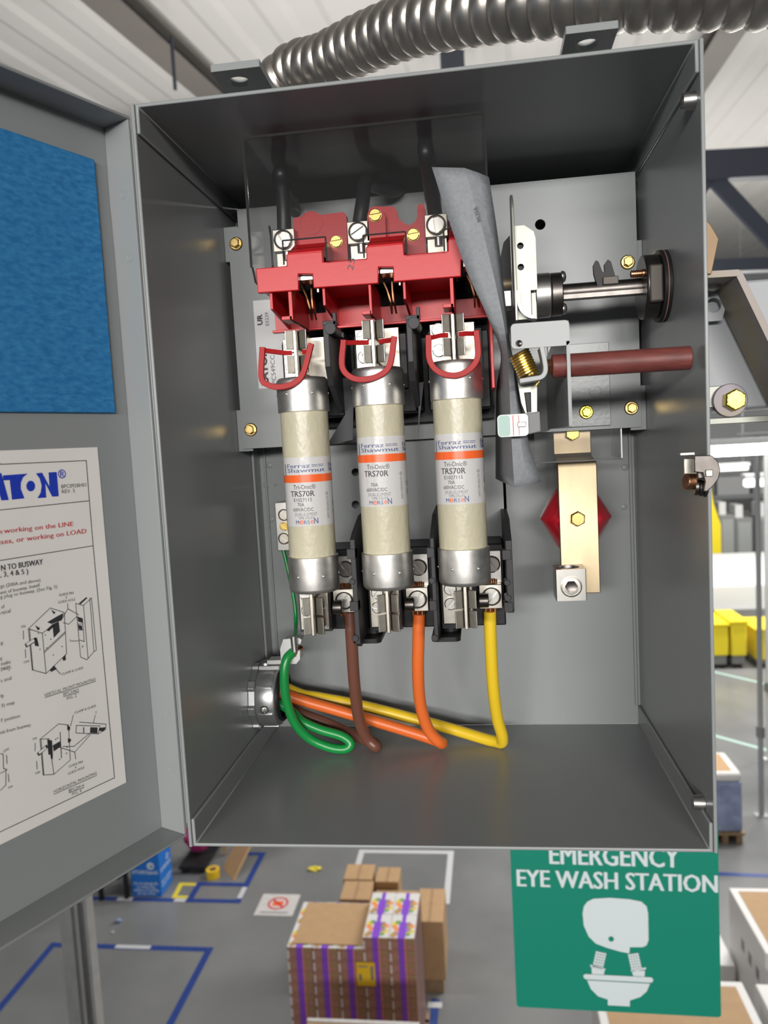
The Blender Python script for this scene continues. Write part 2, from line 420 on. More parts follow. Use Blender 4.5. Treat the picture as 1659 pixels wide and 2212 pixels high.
# tan angle
q = A(1536, 488, 120)
an = MB().prism([(A(1520, 480, 120).x, A(1520, 470, 120).z), (A(1536, 486, 120).x, A(1536, 486, 120).z), (A(1553, 516, 120).x, A(1553, 516, 120).z), (A(1537, 592, 120).x, A(1537, 592, 120).z), (A(1515, 592, 120).x, A(1515, 592, 120).z)], 'y', 120, 124)
ta = thing('angle_bracket', 'tan zinc angle bracket standing over the strap bracket', 'bracket', (q - V((6, 0, 30))) * .001)
obj('plate', an, 'tan_zinc', ta, bevel=.5)
obj('return_flange', MB().prism([(124, A(1553, 516, 120).z), (160, A(1553, 516, 120).z - 4), (160, A(1538, 592.5, 150).z - .2), (124, A(1538, 592.5, 150).z - .2)], 'x', A(1538, 592, 120).x - 3, A(1538, 592, 120).x), 'tan_zinc', ta)

# ================================================================== the enclosure
W, H, D = 300, 424, 191
enc = thing('switch_enclosure', 'grey painted steel fused switch box standing open on the busway', 'enclosure', (.15, .095, 0))
tp = MB().prism([(2.1, 408), (2.1, 424), (297.9, 424), (297.9, 408), (295.9, 408), (295.9, 422), (4.1, 422), (4.1, 408)], 'y', 0, 188.8)
obj('top_panel', tp, 'gray_paint', enc, bevel=.7)
bt = MB().prism([(2.1, 17), (2.1, 0), (297.9, 0), (297.9, 17), (295.9, 17), (295.9, 2), (4.1, 2), (4.1, 17)], 'y', 0, 188.8)
obj('bottom_panel', bt, 'gray_paint', enc, bevel=.7)
for sg in (0, 1):
    b = MB(); X = lambda a: 300 - a if sg else a
    def bx(x0, x1, *r): b.box(min(X(x0), X(x1)), max(X(x0), X(x1)), *r)
    bx(0, 2, -.8, 191, 0, 424)
    sp_ = obj('side_panel', b, 'gray_paint', enc, bevel=.5)
    for z0, z1 in ((335, 362) if sg else (371, 396), (232, 263)):
        b = MB(); bx(2, 13, 141.8, 143.6, z0, z1); bx(2, 3.6, 143.6, 160, z0, z1); obj('plate_tab', b, 'gray_paint', sp_, bevel=.5)
bk = MB().flat([(2.1, 2), (297.9, 2), (297.9, 422), (2.1, 422)], [circ(A(587, 1048, 189).x + 3, A(587, 1048, 189).z, 1.1, 10)], 'y', 189, 191)
obj('back_panel', bk, 'gray_paint', enc)
for sg in (0, 1):
    b = MB()
    if sg: b.box(293.6, 295.6, 185.6, 189, 17, 408)
    else: b.box(2.1, 4.0, 172, 189, 17, 408); b.box(7.6, 9.2, 186.6, 189, 17, 408)
    obj('back_flange', b, 'gray_paint', enc, bevel=.6)
for x, y in ((576, 978), (575, 1048), (586, 1122), (582, 1005), (1350, 1010), (1348, 1095)):
    q = A(x, y, 189); obj('weld_dimple', MB().sphere((q.x, 189, q.z), 2.6, 6, (1, .25, 1)), 'gray_paint', enc)
# mounting plate
hp = A(1167, 485, 139.5)
pl = MB().flat([(6, 234), (294, 234), (294, 407), (14, 407), (14, 394), (6, 394)],
               [circ(hp.x, hp.z, 3.6), circ(A(1060, 880, 139.5).x, A(1060, 880, 139.5).z, 3)], 'y', 139.5, 141.5)
mp_ = obj('mounting_plate', pl, 'gray_paint', enc, bevel=.35)
for x, y, m_ in ((508, 525, 'zinc_yellow'), (1357, 565, 'zinc_yellow'), (540, 928, 'zinc_yellow'), (1365, 881, 'zinc_yellow')):
    q = A(x, y, 137); screw('hex_screw', 'hexflange', m_, mp_, (q.x, 139.5, q.z), 4.9, roll=.3)
# fuse support pan below the mounting plate
pa = MB().flat([(A(560, 0, 150).x + 4, 156), (199, 156), (199, 300), (A(560, 0, 150).x + 4, 300)],
               [circ(A(768, yy, 150).x, A(768, yy, 150).z, 3.0, 16) for yy in (945, 1020, 1090)], 'y', 150, 152)
fp = obj('fuse_pan', pa, 'gray_paint', enc, bevel=.35)
obj('pan_lip', MB().box(33, 199, 150, 157, 153.5, 156), 'gray_paint', fp, bevel=.5)
obj('pan_side', MB().box(197, 199, 150, 189, 156, 300), 'gray_paint', fp)
# hanging ears on the roof of the box
for (x0, y0, x1, y1, hx, hy, bx1) in ((455, 156, 560, 142, 517, 177, 0), (1222, 74, 1337, 59, 1268, 97, 1)):
    zE = 445; d = lambda x, y: (lambda r_: (CAM + r_ * ((zE * .001 - CAM.z) / r_.z)) * 1000)(ray(x, y))
    a = d(x0, y0); c = d(x1, y1); h = d(hx, hy)
    e = MB().flat([(a.x, a.y), (c.x, a.y), (c.x, 172), (a.x, 172)], [circ(h.x, h.y, 6.2)], 'z', zE, zE + 4)
    e.box(a.x, c.x, 168, 172, 424, zE)
    ear = obj('hanging_ear', e, 'gray_paint', enc, bevel=.5)
# interior rivet studs on the side panel
for x, y in ((1504, 213), (1523, 1737)):
    q = AX(x, y, 298); b = MB().cyl((298, q.y + 2, q.z), (291.5, q.y + 2, q.z), 4.4, 4.0, n=20); b.lathe([(2.2, 0), (2.2, .3)], (291.5, q.y + 2, q.z), (-1, 0, 0), 12)
    obj('spacer_stud', b, 'steel', enc, bevel=.4)
# cam latch low on the side panel
lo = [(1500, 984), (1538, 983), (1551, 996), (1557, 1014), (1553, 1034), (1541, 1050), (1528, 1062), (1519, 1062), (1523, 1040), (1518, 1022), (1500, 1020)]
lt = MB().prism([(A(x, y, -5).x, A(x, y, -5).z) for x, y in lo], 'y', -5, -2.6)
la = obj('cam_latch', lt, 'dark_steel', enc, bevel=.5)
q = A(1531, 1022, -5); obj('square_stud', MB().box(q.x - 1.8, q.x + 1.8, -6.2, -5, q.z - 1.8, q.z + 1.8), 'nickel', la, bevel=.4)
q = A(1505, 1005, 5); obj('latch_arm', MB().box(q.x - 2, 297.5, -2.6, 16, q.z - 7, q.z + 5), 'dark_steel', la, bevel=.8)
a = A(1478, 1028, 4); c = A(1498, 990, 4); obj('latch_clip', MB().box(a.x, c.x + 1, 4, 5, a.z, c.z), 'nickel', la, bevel=.3)
a = A(1469, 982, 2); c = A(1499, 979, 2); obj('latch_lip', MB().box(a.x, c.x, 1, 6, a.z - .3, a.z + .7), 'nickel', la)
a = A(1480, 1040, 2); c = A(1500, 1042, 2)
obj('bolt', MB().cyl((a.x, 2, a.z), (c.x, 3, a.z - .4), 4.3, n=22), 'copper', la, bevel=.5)
for i in range(3):
    q = A(1498 + 10 * i, 1052 + 2 * i, 3); obj('washer', MB().cyl((q.x, 3, q.z), (q.x + 2, 3, q.z), 4.4, n=20), 'dark_steel', la, bevel=.3)

# door
def dbox(mb, s0, s1, z0, z1, h0, h1):
    return mb.add([DW(s, z, h) for h in (h0, h1) for z in (z0, z1) for s in (s0, s1)],
                  [(0, 2, 3, 1), (4, 5, 7, 6), (0, 1, 5, 4), (2, 6, 7, 3), (0, 4, 6, 2), (1, 3, 7, 5)])
ZB, ZT, FD = 9.3, 414.9, 19.5
door = obj('door', dbox(MB(), -298, 1.8, ZB - 1.8, ZT + 1.8, -1.8, 0), 'gray_paint', enc, bevel=.4)
hf = obj('door_flange', dbox(MB(), 0, 1.8, ZB, ZT, 0, FD), 'gray_paint', door, bevel=.4)
obj('door_flange', dbox(MB(), -298, 1.8, ZT, ZT + 1.8, 0, FD), 'gray_paint', door, bevel=.4)
obj('door_flange', dbox(MB(), -298, 1.8, ZB - 1.8, ZB, 0, FD), 'gray_paint', door, bevel=.4)
obj('door_flange', dbox(MB(), -298, -296.2, ZB, ZT, 0, FD), 'gray_paint', door, bevel=.4)
for x, y in ((265, 420), (280, 556), (361, 1538), (370, 1661)):
    d = ray(x, y); t = (DO * .001 - CAM).dot(E1) / d.dot(E1); q = (CAM + d * t) * 1000
    obj('weld_mark', MB().lathe([(2.6, -.1), (2.5, .18), (1.7, .2), (1.5, .05), (.3, .1)], q, -E1, 14), 'gray_paint', door)
b = MB(); b.cyl(DW(3.2, ZB + 6, FD - 1), DW(3.2, ZT - 6, FD - 1), 1.3, n=12)
obj('hinge', b, 'gray_paint', enc)

# ------------------------------------------------------------------ pad and instruction sheet on the door
c0 = DP(197, 350); c1 = DP(247, 893); sR = (c0.x + c1.x) / 2; cz = DP(0, 893).y
pad = obj('door_pad', dbox(MB(), sR - 215, sR, c1.y, c0.y + 1, 0, 2.2), 'blue_pad', bevel=.5)
tag(pad, 'rough blue fibre pad stuck inside the open door', 'pad')
c0 = DP(210, 966); c1 = DP(272, 1690); sR = (c0.x + c1.x) / 2
sh = thing('instruction_sheet', 'printed instruction sheet with blue logo stuck inside the open door', 'sheet', DW(sR - 80, c1.y) * .001)
obj('sheet', dbox(MB(), sR - 215, sR, c1.y, c0.y, 0, .25), 'paper', sh)
HP = .34
def dl(mb, pts, w=.42):                          # printed line through pixel points
    q = [DP(*p) for p in pts]
    for a, b in zip(q, q[1:]):
        t = b - a
        if t.length < 1e-6: continue
        t = t.normalized(); n_ = V((-t.y, t.x)) * (w / 2); a2 = a - t * w * .3; b2 = b + t * w * .3
        mb.add([DW(*(a2 + n_), HP), DW(*(b2 + n_), HP), DW(*(b2 - n_), HP), DW(*(a2 - n_), HP)], [(0, 1, 2, 3)])
def dfill(mb, pts, h=HP): mb.add([DW(*DP(*p), h) for p in pts], [list(range(len(pts)))])
def dt(mb, s, x0, x1, y0, y1, hpx, bold=0., align=None):  # text from pixel (x0,y0) to (x1,y1) baseline
    a = DP(x0, y0); b = DP(x1, y1); c = DP(x0, y0 - hpx); hh = c.y - a.y
    vs, fs = text2d(s, w=(b - a).length, h=hh); t = (b - a).normalized()
    for dx, ly in ((-bold * 4, 0), (0, .02), (bold * 4, .04)) if bold else ((0, 0),):
        mb.add([DW(a.x + p[0] * t.x + dx, a.y + p[0] * t.y + p[1], HP + ly) for p in vs], fs)
ink = MB()
F = lambda pts: [(x / 2.2119, 900 + y / 2.2119) for x, y in pts]   # crop used while tracing
G = lambda pts: [(x / 3.8133, 1180 + y / 3.8133) for x, y in pts]
ro = F([(0, 228), (410, 210), (425, 402), (443, 617), (545, 1725)])
dl(ink, [ (-260, 1003), (0, 1002)] + ro[:1] + ro[1:2]); dl(ink, ro[1:]); dl(ink, [ro[-1], F([(0, 1983)])[0], (-260, 1935)])
dl(ink, [ro[2], F([(0, 446)])[0], (-260, 1130)]); dl(ink, [ro[3], F([(0, 687)])[0], (-260, 1260)])
dt(ink, 'BPC0928H01', 132, 185.5, 1055, 1051, 8.2); dt(ink, 'REV. 5', 133, 161, 1066, 1063.5, 8)
dt(ink, 'N TO BUSWAY', 2, 92, 1233, 1219, 12.5, .02); dt(ink, ', 3, 4 & 5 )', 0, 60, 1247, 1239, 11.5, .015)
for s_, x1, y0, y1 in (('gs (200A and above)', 86.5, 1270, 1256), ('ent of busway. Install', 84.5, 1284, 1267), ('g plug to busway. (See Fig. 5)', 123, 1293, 1270)):
    dt(ink, s_, 0, x1, y0, y1, 7.6)
for s_, x0, x1, y in (('of', 2, 9, 1315), ('rtical', 1, 22, 1328), ('e', 1, 6, 1395), ('e', 0, 4, 1428), ('stabs', 1, 22, 1438), ('sway.', 1, 24, 1450), ('s and', 1, 24, 1474), ('ly.', 1, 9, 1507), ('3) may', 2, 31, 1528), ('F position.', 2, 44, 1560), ('nit from busway.', 0, 67, 1586)):
    dt(ink, s_, x0, x1, y, y - (x1 - x0) * .27, 7.8)
for s_, x0, y0, x1, y1, h in (('GUIDE PIN', 482, 413, 603, 393, 22), ('&', 537, 428, 550, 426, 16), ('GUIDE HOLE', 475, 473, 618, 446, 22), ('CLAMP & GUIDE', 504, 1064, 684, 1008, 20), ('VERTICAL FRONT MOUNTING', 362, 1240, 784, 1104, 25), ('BPC5462', 520, 1230, 646, 1194, 25), ('FIG. 2', 548, 1264, 628, 1240, 25),
                              ('CLAMP & GUIDE', 612, 1381, 786, 1322, 20), ('T', 782, 1383, 796, 1378, 20), ('GUIDE PIN', 563, 1824, 678, 1782, 20), ('&', 614, 1829, 628, 1824, 15), ('GUIDE HOLE', 556, 1884, 692, 1828, 20), ('HORIZONTAL MOUNTING', 440, 2034, 794, 1876, 25), ('BPC5414', 564, 2024, 688, 1978, 24), ('FIG. 4', 590, 2052, 668, 2022, 24),
                              ('ON', 170, 673, 206, 668, 21), ('OFF', 192, 966, 240, 955, 20), ('ON', 265, 1598, 300, 1588, 20), ('OFF', 287, 1880, 330, 1868, 20), ('OFF', 22, 1702, 72, 1676, 20), ('ON', 64, 1998, 100, 1984, 18), ('T', 568, 790, 582, 788, 20), ('F', 674, 838, 688, 836, 20)):
    a, c = G([(x0, y0), (x1, y1)]); dt(ink, s_, a[0], c[0], a[1], c[1], h / 3.8133)
art = [[(230, 680), (410, 508), (525, 545), (535, 700), (545, 885), (376, 1048), (262, 1018), (230, 680), (345, 716), (376, 1048)], [(345, 716), (380, 690)], [(240, 684), (268, 1022)], [(360, 865), (532, 705)], [(362, 876), (534, 714)],
       [(620, 470), (684, 488), (750, 425), (790, 855), (770, 868), (712, 935), (660, 912), (620, 470)], [(684, 488), (722, 925)], [(736, 425), (770, 868)], [(630, 580), (676, 596), (690, 785), (646, 770)], [(636, 640), (680, 640)], [(640, 690), (684, 690)],
       [(553, 472), (556, 515), (645, 565)], [(556, 515), (500, 610)], [(515, 628), (562, 642), (628, 580)], [(582, 780), (645, 780)], [(190, 765), (188, 695)], [(205, 850), (208, 918)], [(495, 1052), (455, 1010)], [(366, 1246), (784, 1112)], [(520, 1238), (646, 1202)],
       [(325, 1590), (480, 1462), (560, 1472), (575, 1760), (440, 1878), (352, 1884), (325, 1590), (400, 1585)], [(400, 1590), (440, 1878)], [(335, 1595), (358, 1884)], [(625, 1475), (820, 1480), (805, 1545), (622, 1538), (625, 1475)], [(650, 1448), (870, 1465), (865, 1510), (805, 1545)],
       [(600, 1390), (578, 1480)], [(782, 1390), (766, 1450)], [(470, 1650), (612, 1695), (742, 1550)], [(612, 1695), (620, 1752)], [(515, 1648), (605, 1648), (730, 1545)], [(285, 1685), (286, 1622)], [(298, 1770), (302, 1836)], [(442, 2042), (794, 1886)], [(564, 2030), (688, 1986)],
       [(0, 1708), (22, 1712), (25, 1830), (55, 1840), (0, 1870)], [(45, 1850), (45, 1965), (0, 2010)], [(50, 1720), (54, 1790)], [(64, 1875), (70, 1940)]]
for pl_ in art: dl(ink, G(pl_), .34)
for quad in ([(376, 690), (430, 640), (480, 620), (440, 660), (400, 700)], [(430, 660), (480, 620), (490, 700), (440, 755)], [(385, 625), (470, 575), (520, 550), (505, 610), (420, 640)], [(275, 765), (300, 750), (318, 825), (285, 820)], [(636, 585), (676, 596), (680, 632), (640, 620)], [(640, 645), (672, 655), (676, 690), (644, 682)],
             [(645, 470), (705, 420), (718, 425), (660, 478)], [(405, 1020), (440, 980), (465, 1010), (420, 1035)], [(510, 925), (535, 890), (540, 935), (520, 945)], [(385, 1590), (425, 1600), (432, 1720), (395, 1715)], [(430, 1640), (490, 1605), (495, 1650), (440, 1690)], [(488, 1530), (494, 1530), (506, 1745), (500, 1748)],
             [(550, 1470), (575, 1490), (570, 1520), (550, 1510)], [(555, 1580), (585, 1590), (570, 1620), (556, 1615)], [(740, 1490), (800, 1492), (798, 1540), (738, 1538)], [(815, 1495), (870, 1490), (850, 1525), (812, 1520)], [(682, 1490), (690, 1490), (690, 1535), (682, 1535)], [(412, 1720), (432, 1715), (430, 1755), (416, 1750)],
             [(300, 680), (325, 668), (322, 685), (305, 692)], [(415, 520), (455, 545), (440, 560)], [(285, 650), (325, 675), (305, 685)]):
    dfill(ink, G(quad))
for x, y in ((370, 730), (415, 765), (384, 838), (436, 895), (508, 825), (326, 848), (312, 718), (487, 1755), (548, 1655), (455, 1590), (470, 1580), (545, 1705)):
    q = G([(x, y)])[0]; dfill(ink, [(q[0] + 1.3 * cos(t), q[1] + 1.5 * sin(t)) for t in [pi / 4 * i for i in range(8)]])
dl(ink, G([(215, 815), (285, 770)]), 2.2); dl(ink, G([(315, 1710), (380, 1650)]), 2.0)
obj('lettering', ink, 'ink_black', sh, smooth=False)
for seg_, wd_ in ((G([(222, 808), (272, 776)]), 1.5), (G([(322, 1700), (370, 1660)]), 1.3)):
    pw = MB(); dl(pw, seg_, wd_)
    for v in pw.v: v += DN * .05
    obj('drawn_handle', pw, 'paper', sh, smooth=False)
rd = MB()
dt(rd, 'working on the LINE', 8, 157.5, 1152, 1136, 10.5, .012); dt(rd, 'e', 0, 4, 1153, 1152.6, 7, .01)
dt(rd, 'uses, or working on LOAD', -8, 186, 1177, 1151.5, 11, .012)
obj('warning_text', rd, 'ink_red', sh, smooth=False, )
lg = MB()   # logo traced as bold blocks
for pg in ([(-32, 1078), (-18, 1022), (2, 1022), (18, 1080), (2, 1081), (-5, 1056), (-16, 1079)],
           [(5.4, 1027), (59, 1023), (49, 1031), (44, 1043), (44, 1056), (52, 1076.5), (25, 1079.5), (20, 1037), (6, 1038)],
           [(76.5, 1022.5), (90, 1021), (106, 1051), (104, 1020.5), (121.5, 1019.5), (126, 1072), (112, 1073), (97, 1044), (99, 1075), (80, 1076), (87, 1064), (89, 1049), (85, 1034)]):
    dfill(lg, pg)
dfill(lg, [(65.5 + 9.5 * cos(t), 1050 + 11.5 * sin(t)) for t in [2 * pi * i / 24 for i in range(24)]])
vs_, fs_ = text2d('E', h=13.6, bold=.06); a = DP(-66, 1083); lg.add([DW(a.x + p[0] * 1.2, a.y + p[1], HP) for p in vs_], fs_)
vs_, fs_ = text2d('®', h=4.8, bold=.01); a = DP(125, 1034); lg.add([DW(a.x + p[0], a.y + p[1], HP) for p in vs_], fs_)
obj('logo', lg, 'logo_blue', sh, smooth=False)

# sticker on the mounting plate, half hidden by the red switch base
a = A(546, 650, 139.5); c = A(560, 840, 139.5)
stk = thing('rating_label', 'white rating label behind the red switch base on the grey plate', 'label', (a.x * .001, .139, c.z * .001))
x0 = (a.x + c.x) / 2; obj('sticker', MB().box(x0, x0 + 42, 139.2, 139.5, c.z, a.z), 'sticker_gray', stk)
def vt(s_, xx, zz, w, h, bold=0.):               # text running upwards
    vs2, fs2 = text2d(s_, w=w, h=h, bold=bold); obj('lettering', MB().add([(xx - p[1], 139.1, zz + p[0]) for p in vs2], fs2), 'ink_black', stk, smooth=False)
q = A(581, 703, 139); vt('E5239', q.x, q.z, 9.5, 2.5)
q = A(600, 838, 139); vt('BPC549CC', q.x - 1, q.z, 24, 3.2)
q = A(567, 702, 139); vt('UR', q.x, q.z, 8, 3.8, .05)
q = A(577, 832, 139); vt('EATON', q.x + 1, q.z, 27, 5.2, .05)

# ------------------------------------------------------------------ line side: cables, red base, clear guard
def XZ(pts, Y): return [(A(x, y, Y).x, A(x, y, Y).z) for x, y in pts]
for lab, pth in (('black line cable rising from the lug at the left of the red base', [A(614, 500, 88), A(613, 450, 86), A(609, 400, 82), A(606, 374, 79), (58, 93, 409.5), (57, 118, 408.5), (57, 138.5, 402)]),
                 ('black line cable bending sideways above the middle lug of the red base', [A(776, 485, 88), A(783, 440, 90), A(790, 395, 100), A(812, 402, 116), A(845, 412, 128), A(862, 410, 138.5)]),
                 ('tall black line cable beside the grey barrier sheet in the red base', [A(941, 470, 88), A(934, 420, 80), A(926, 370, 67), A(919, 330, 57), (156, 66, 409.4), (155, 100, 409), (155, 138.5, 402)])):
    tag(obj('line_cable', MB().tube(pth, 4.7, 16), 'black_rubber'), lab, 'cable')

rs = thing('disconnect_switch', 'red moulded three-pole disconnect switch with jaw contacts above the fuses', 'switch', (.12, .09, .303))
out = [(552.5, 580), (619, 574), (617.6, 549), (696, 543), (697.5, 566), (791.5, 558), (790, 533), (871, 526), (873, 550), (968, 542), (968, 517), (1040, 510), (1062, 530), (1064, 590), (1034, 593), (1032, 559), (996, 562), (996, 597), (850, 608.5), (849, 577), (817.5, 577), (817, 612), (677, 622), (675, 592), (644, 592), (645, 627), (556.5, 633)]
obj('front_bar', MB().prism(XZ(out, 44), 'y', 44, 48), 'red_plastic', rs, bevel=.5, smooth=False)
for x0, x1, yt in ((617.6, 696, 545), (790, 871, 529), (968, 1045, 513)):
    q0 = A(x0, yt, 44); q1 = A(x1, yt, 44)
    obj('lug_cover', MB().prism([(46, 346), (46, q0.z), (66, q0.z + 9.5), (84, q0.z + 9.5), (84, 349)], 'x', q0.x + .4, q1.x - .4), 'red_plastic', rs, bevel=.5, smooth=False)
ZL = 311.3
def seg(x0, x1, Y0, Y1, z0, z1): return MB().box(A(x0, 660, Y0).x, A(x1, 660, Y0).x, Y0, Y1, z0, z1)
zb = A(700, 625, 44).z
for x0, x1 in ((592, 629), (703, 800), (877, 977)): obj('rear_web', seg(x0, x1, 92, 95, ZL, zb + 3), 'red_plastic', rs)
for x0, x1 in ((629, 703), (800, 877), (977, 1055)): obj('rear_web', seg(x0, x1, 92, 95, ZL, A(x0, 681 - (x0 - 629) * .095, 92).z), 'red_plastic', rs)
for x0, x1, low in ((623, 631, 684), (797, 803, 672), (973, 981, 657)):
    zf = A(x0, low, 46).z
    rib = obj('rib', MB().box(A(x0, 650, 46).x, A(x1, 650, 46).x, 46, 92, zf - 1.8, zb + 4), 'red_plastic', rs, bevel=.25)
    obj('rib_foot', MB().box(A(x0 - 15, 684, 46).x, A(x1, 684, 46).x, 46, 64, zf - 1.8, zf + .4), 'red_plastic', rib, bevel=.25)
for x0, x1 in ((698, 704), (872, 878), (584, 590), (1050, 1056)):
    obj('rib', MB().prism([(47, zb + 4), (47, 317), (90, ZL), (95, ZL), (95, zb + 4)], 'x', A(x0, 650, 48).x, A(x1, 650, 48).x), 'red_plastic', rs, bevel=.25)
obj('bottom_lip', MB().box(A(588, 715, 91).x, 190.4, 91, 96, ZL - 1.6, ZL), 'red_plastic', rs, bevel=.3)
obj('end_wall', MB().box(A(555, 600, 46).x, A(555, 600, 46).x + 1.8, 46, 100, 330, 341), 'red_plastic', rs)
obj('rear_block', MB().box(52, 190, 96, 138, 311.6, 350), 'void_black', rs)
for x0, x1 in ((565, 629), (703, 800), (877, 977)): obj('shroud_top', seg(x0, x1, 47, 95, zb + 3, zb + 5), 'red_plastic', rs)
for x0, x1 in ((629, 703), (800, 877), (977, 1055)): obj('cavity_shade', MB().box(A(x0, 650, 95).x, min(A(x1, 650, 95).x, 190), 94, 96, ZL, 352), 'void_black', rs)  # black sheets standing in for the shade deep in the jaw openings
for i, (x0, x1, yt) in enumerate(((645, 676, 592), (818, 850, 577), (997, 1031, 562))):
    c = A((x0 + x1) / 2 + 2, yt + 8, 68)
    j = obj('jaw_contact', MB().box(c.x - 4.6, c.x + 4.6, 62, 74, c.z - 1.6, c.z + 2), 'nickel', rs, bevel=.3)
    for sg in (-1, 1):
        pth = [(c.x + sg * 2.6, 72, c.z - 1), (c.x + sg * 2.9, 70, c.z - 6), (c.x + sg * 1.6 + 1.4, 69, c.z - 13), (c.x + sg * .9 + 2.6, 68, c.z - 21), (c.x + sg * 1.5 + 3, 66, c.z - 24)]
        obj('jaw_leaf', MB().sweep(spline(pth, 6), [(-.45, -4), (.45, -4), (.45, 4), (-.45, 4)], up=(1, 0, 0)), 'copper', j)
    q = A((x0 + x1) / 2 + 1, yt + 8, 49); obj('jaw_tip', MB().box(q.x - 4.0, q.x + 4.0, 49, 63, q.z - 1.4, q.z + 1.4), 'nickel_bright', j, bevel=.2)
    for sg in (-1, 1): obj('arc_plate', MB().box(c.x + sg * 8.3 - .5, c.x + sg * 8.3 + .5, 60, 62, c.z - 11, c.z - 6.5), 'nickel_bright', j)
# rear red partitions
o = MB().flat(XZ([(633, 478), (636, 470), (742, 458), (748, 464), (752, 575), (640, 580)], 86), [], 'y', 86, 92); obj('partition', o, 'red_plastic', rs, bevel=.8)
q = A(672, 482, 86); obj('ejector_mark', MB().lathe([(7.6, 0), (7.6, .35), (7.1, .35), (7.1, .1)], (q.x, 86, q.z), (0, -1, 0), 28), 'red_plastic', rs)
o = MB().flat(XZ([(794, 462), (798, 450), (806, 446), (850, 446), (857, 455), (860, 470), (872, 482), (885, 487), (898, 478), (901, 468), (901, 446), (906, 440), (914, 441), (918, 450), (921, 552), (795, 566)], 86), [], 'y', 86, 92); obj('partition', o, 'red_plastic', rs, bevel=.6)
o = MB().flat(XZ([(794, 520), (793, 466), (800, 452), (811, 448), (824, 452), (832, 466), (834, 520)], 80), [], 'y', 80, 86); obj('screw_post', o, 'red_plastic', rs, bevel=.5)
o = MB().flat(XZ([(968, 478), (1000, 474), (1010, 560), (970, 560)], 90), [], 'y', 88, 94); obj('partition', o, 'red_plastic', rs, bevel=.5)
for x, y, Y, kd in ((811, 466, 80, 'slot'), (727, 523, 86, 'slot'), (893, 508, 86, 'slot')):
    q = A(x, y, Y); screw('brass_screw', kd, 'brass', rs, (q.x, Y, q.z), 4.1, roll=pi / 2 + .1, label='slotted brass screw')
for x, y, rl in ((613, 519, .5), (774, 502, 2.1), (942, 487, 0.1)):
    q = A(x, y, 80); lg_ = obj('line_lug', MB().box(q.x - 7.2, q.x + 7.2, 80, 96, q.z - 7, q.z + 7), 'nickel', rs, bevel=.4)
    screw('lug_screw', 'cup', 'nickel_bright', lg_, (q.x, 80, q.z), 6.2, roll=rl)
    obj('lug_bar', MB().box(q.x - 6, q.x + 6, 84, 88, q.z - 22, q.z - 7), 'nickel', lg_)
    obj('lug_tail', MB().cyl((q.x + 1, 83, q.z - 12), (q.x + 1, 83, q.z - 7), 2.6, n=14), 'steel', lg_)
b = MB(); vs2, fs2 = text2d('25', w=7.0, h=3.6); q = A(762, 579, 44)
b.add([(q.x - p[1] * .97 + p[0] * .26, 43.9, q.z + p[0] * .97 + p[1] * .26 - 1.5) for p in vs2], fs2); obj('stamped_number', b, 'ink_black', rs, smooth=False)
# red side blade beside the last fuse
q0 = A(1056, 672, 52); q1 = A(1062, 838, 52)
obj('side_blade', MB().box(q0.x, q0.x + 1.8, 52, 90, q1.z, 312), 'red_plastic', rs, bevel=.3)

gd = thing('clear_guard', 'clear plastic guard box covering the lugs above the red switch base', 'guard', (.12, .09, .341))
gx0, gx1, gz0, gz1 = 50.0, 191.7, 341.3, 416.2
nz = lambda x, y: A(x, y, 41).z; nx = lambda x: A(x, 540, 41).x
n1, n2, n3 = (nx(612), nx(705), nz(660, 516)), (nx(786), nx(878), nz(830, 505)), (nx(960), 188, nz(980, 494))
fo = [(gx0, gz0)]
for a, c, z in (n1, n2, n3): fo += [(a, gz0), (a, z), (c, z), (c, gz0)]
fo += [(gx1, gz0), (gx1, gz1), (gx0 + .6, gz1)]
obj('front_sheet', MB().flat(fo, [], 'y', 40, 41), 'clear_plastic', gd)
obj('side_sheet', MB().prism([(41, gz1), (120, gz1), (120, 360), (60, gz0 - 8), (46, gz0 - 8), (41, gz0)], 'x', gx0, gx0 + 1), 'clear_plastic', gd)
obj('side_sheet', MB().prism([(41, gz1), (120, gz1), (120, 362), (41, 352)], 'x', gx1 - 1, gx1), 'clear_plastic', gd)
obj('top_sheet', MB().box(gx0, gx1, 41, 120, gz1 - 1, gz1), 'clear_plastic', gd)
obj('rear_flange', MB().box(gx0 + 4, gx0 + 18, 119, 120, 365, 398), 'clear_plastic', gd)
def edge(p, q, w=.55): obj('edge', MB().sweep([p, q], [(-w, -w), (w, -w), (w, w), (-w, w)]), 'clear_edge', gd)
edge((gx0, 40.5, gz1), (gx1, 40.5, gz1)); edge((gx0, 40.5, gz0), (gx0, 40.5, gz1)); edge((gx1, 40.5, gz0), (gx1, 40.5, gz1), .4)
edge((gx0 + .5, 41, gz0), (gx0 + .5, 46, gz0 - 8), .45); edge((gx0 + .5, 46, gz0 - 8), (gx0 + .5, 60, gz0 - 8), .45)
for a, c, z in (n1, n2):
    edge((a, 40.5, gz0), (a, 40.5, z), .35); edge((a, 40.5, z), (c, 40.5, z), .35); edge((c, 40.5, z), (c, 40.5, gz0), .35)
edge((n3[0], 40.5, gz0), (n3[0], 40.5, n3[2]), .35); edge((n3[0], 40.5, n3[2]), (n3[1], 40.5, n3[2]), .35)
edge((gx0 + 2, 84, 350), (gx0 + 2, 84, 372), .5); edge((gx0 + 2, 84, 372), (gx0 + 3.2, 77, 375), .5)

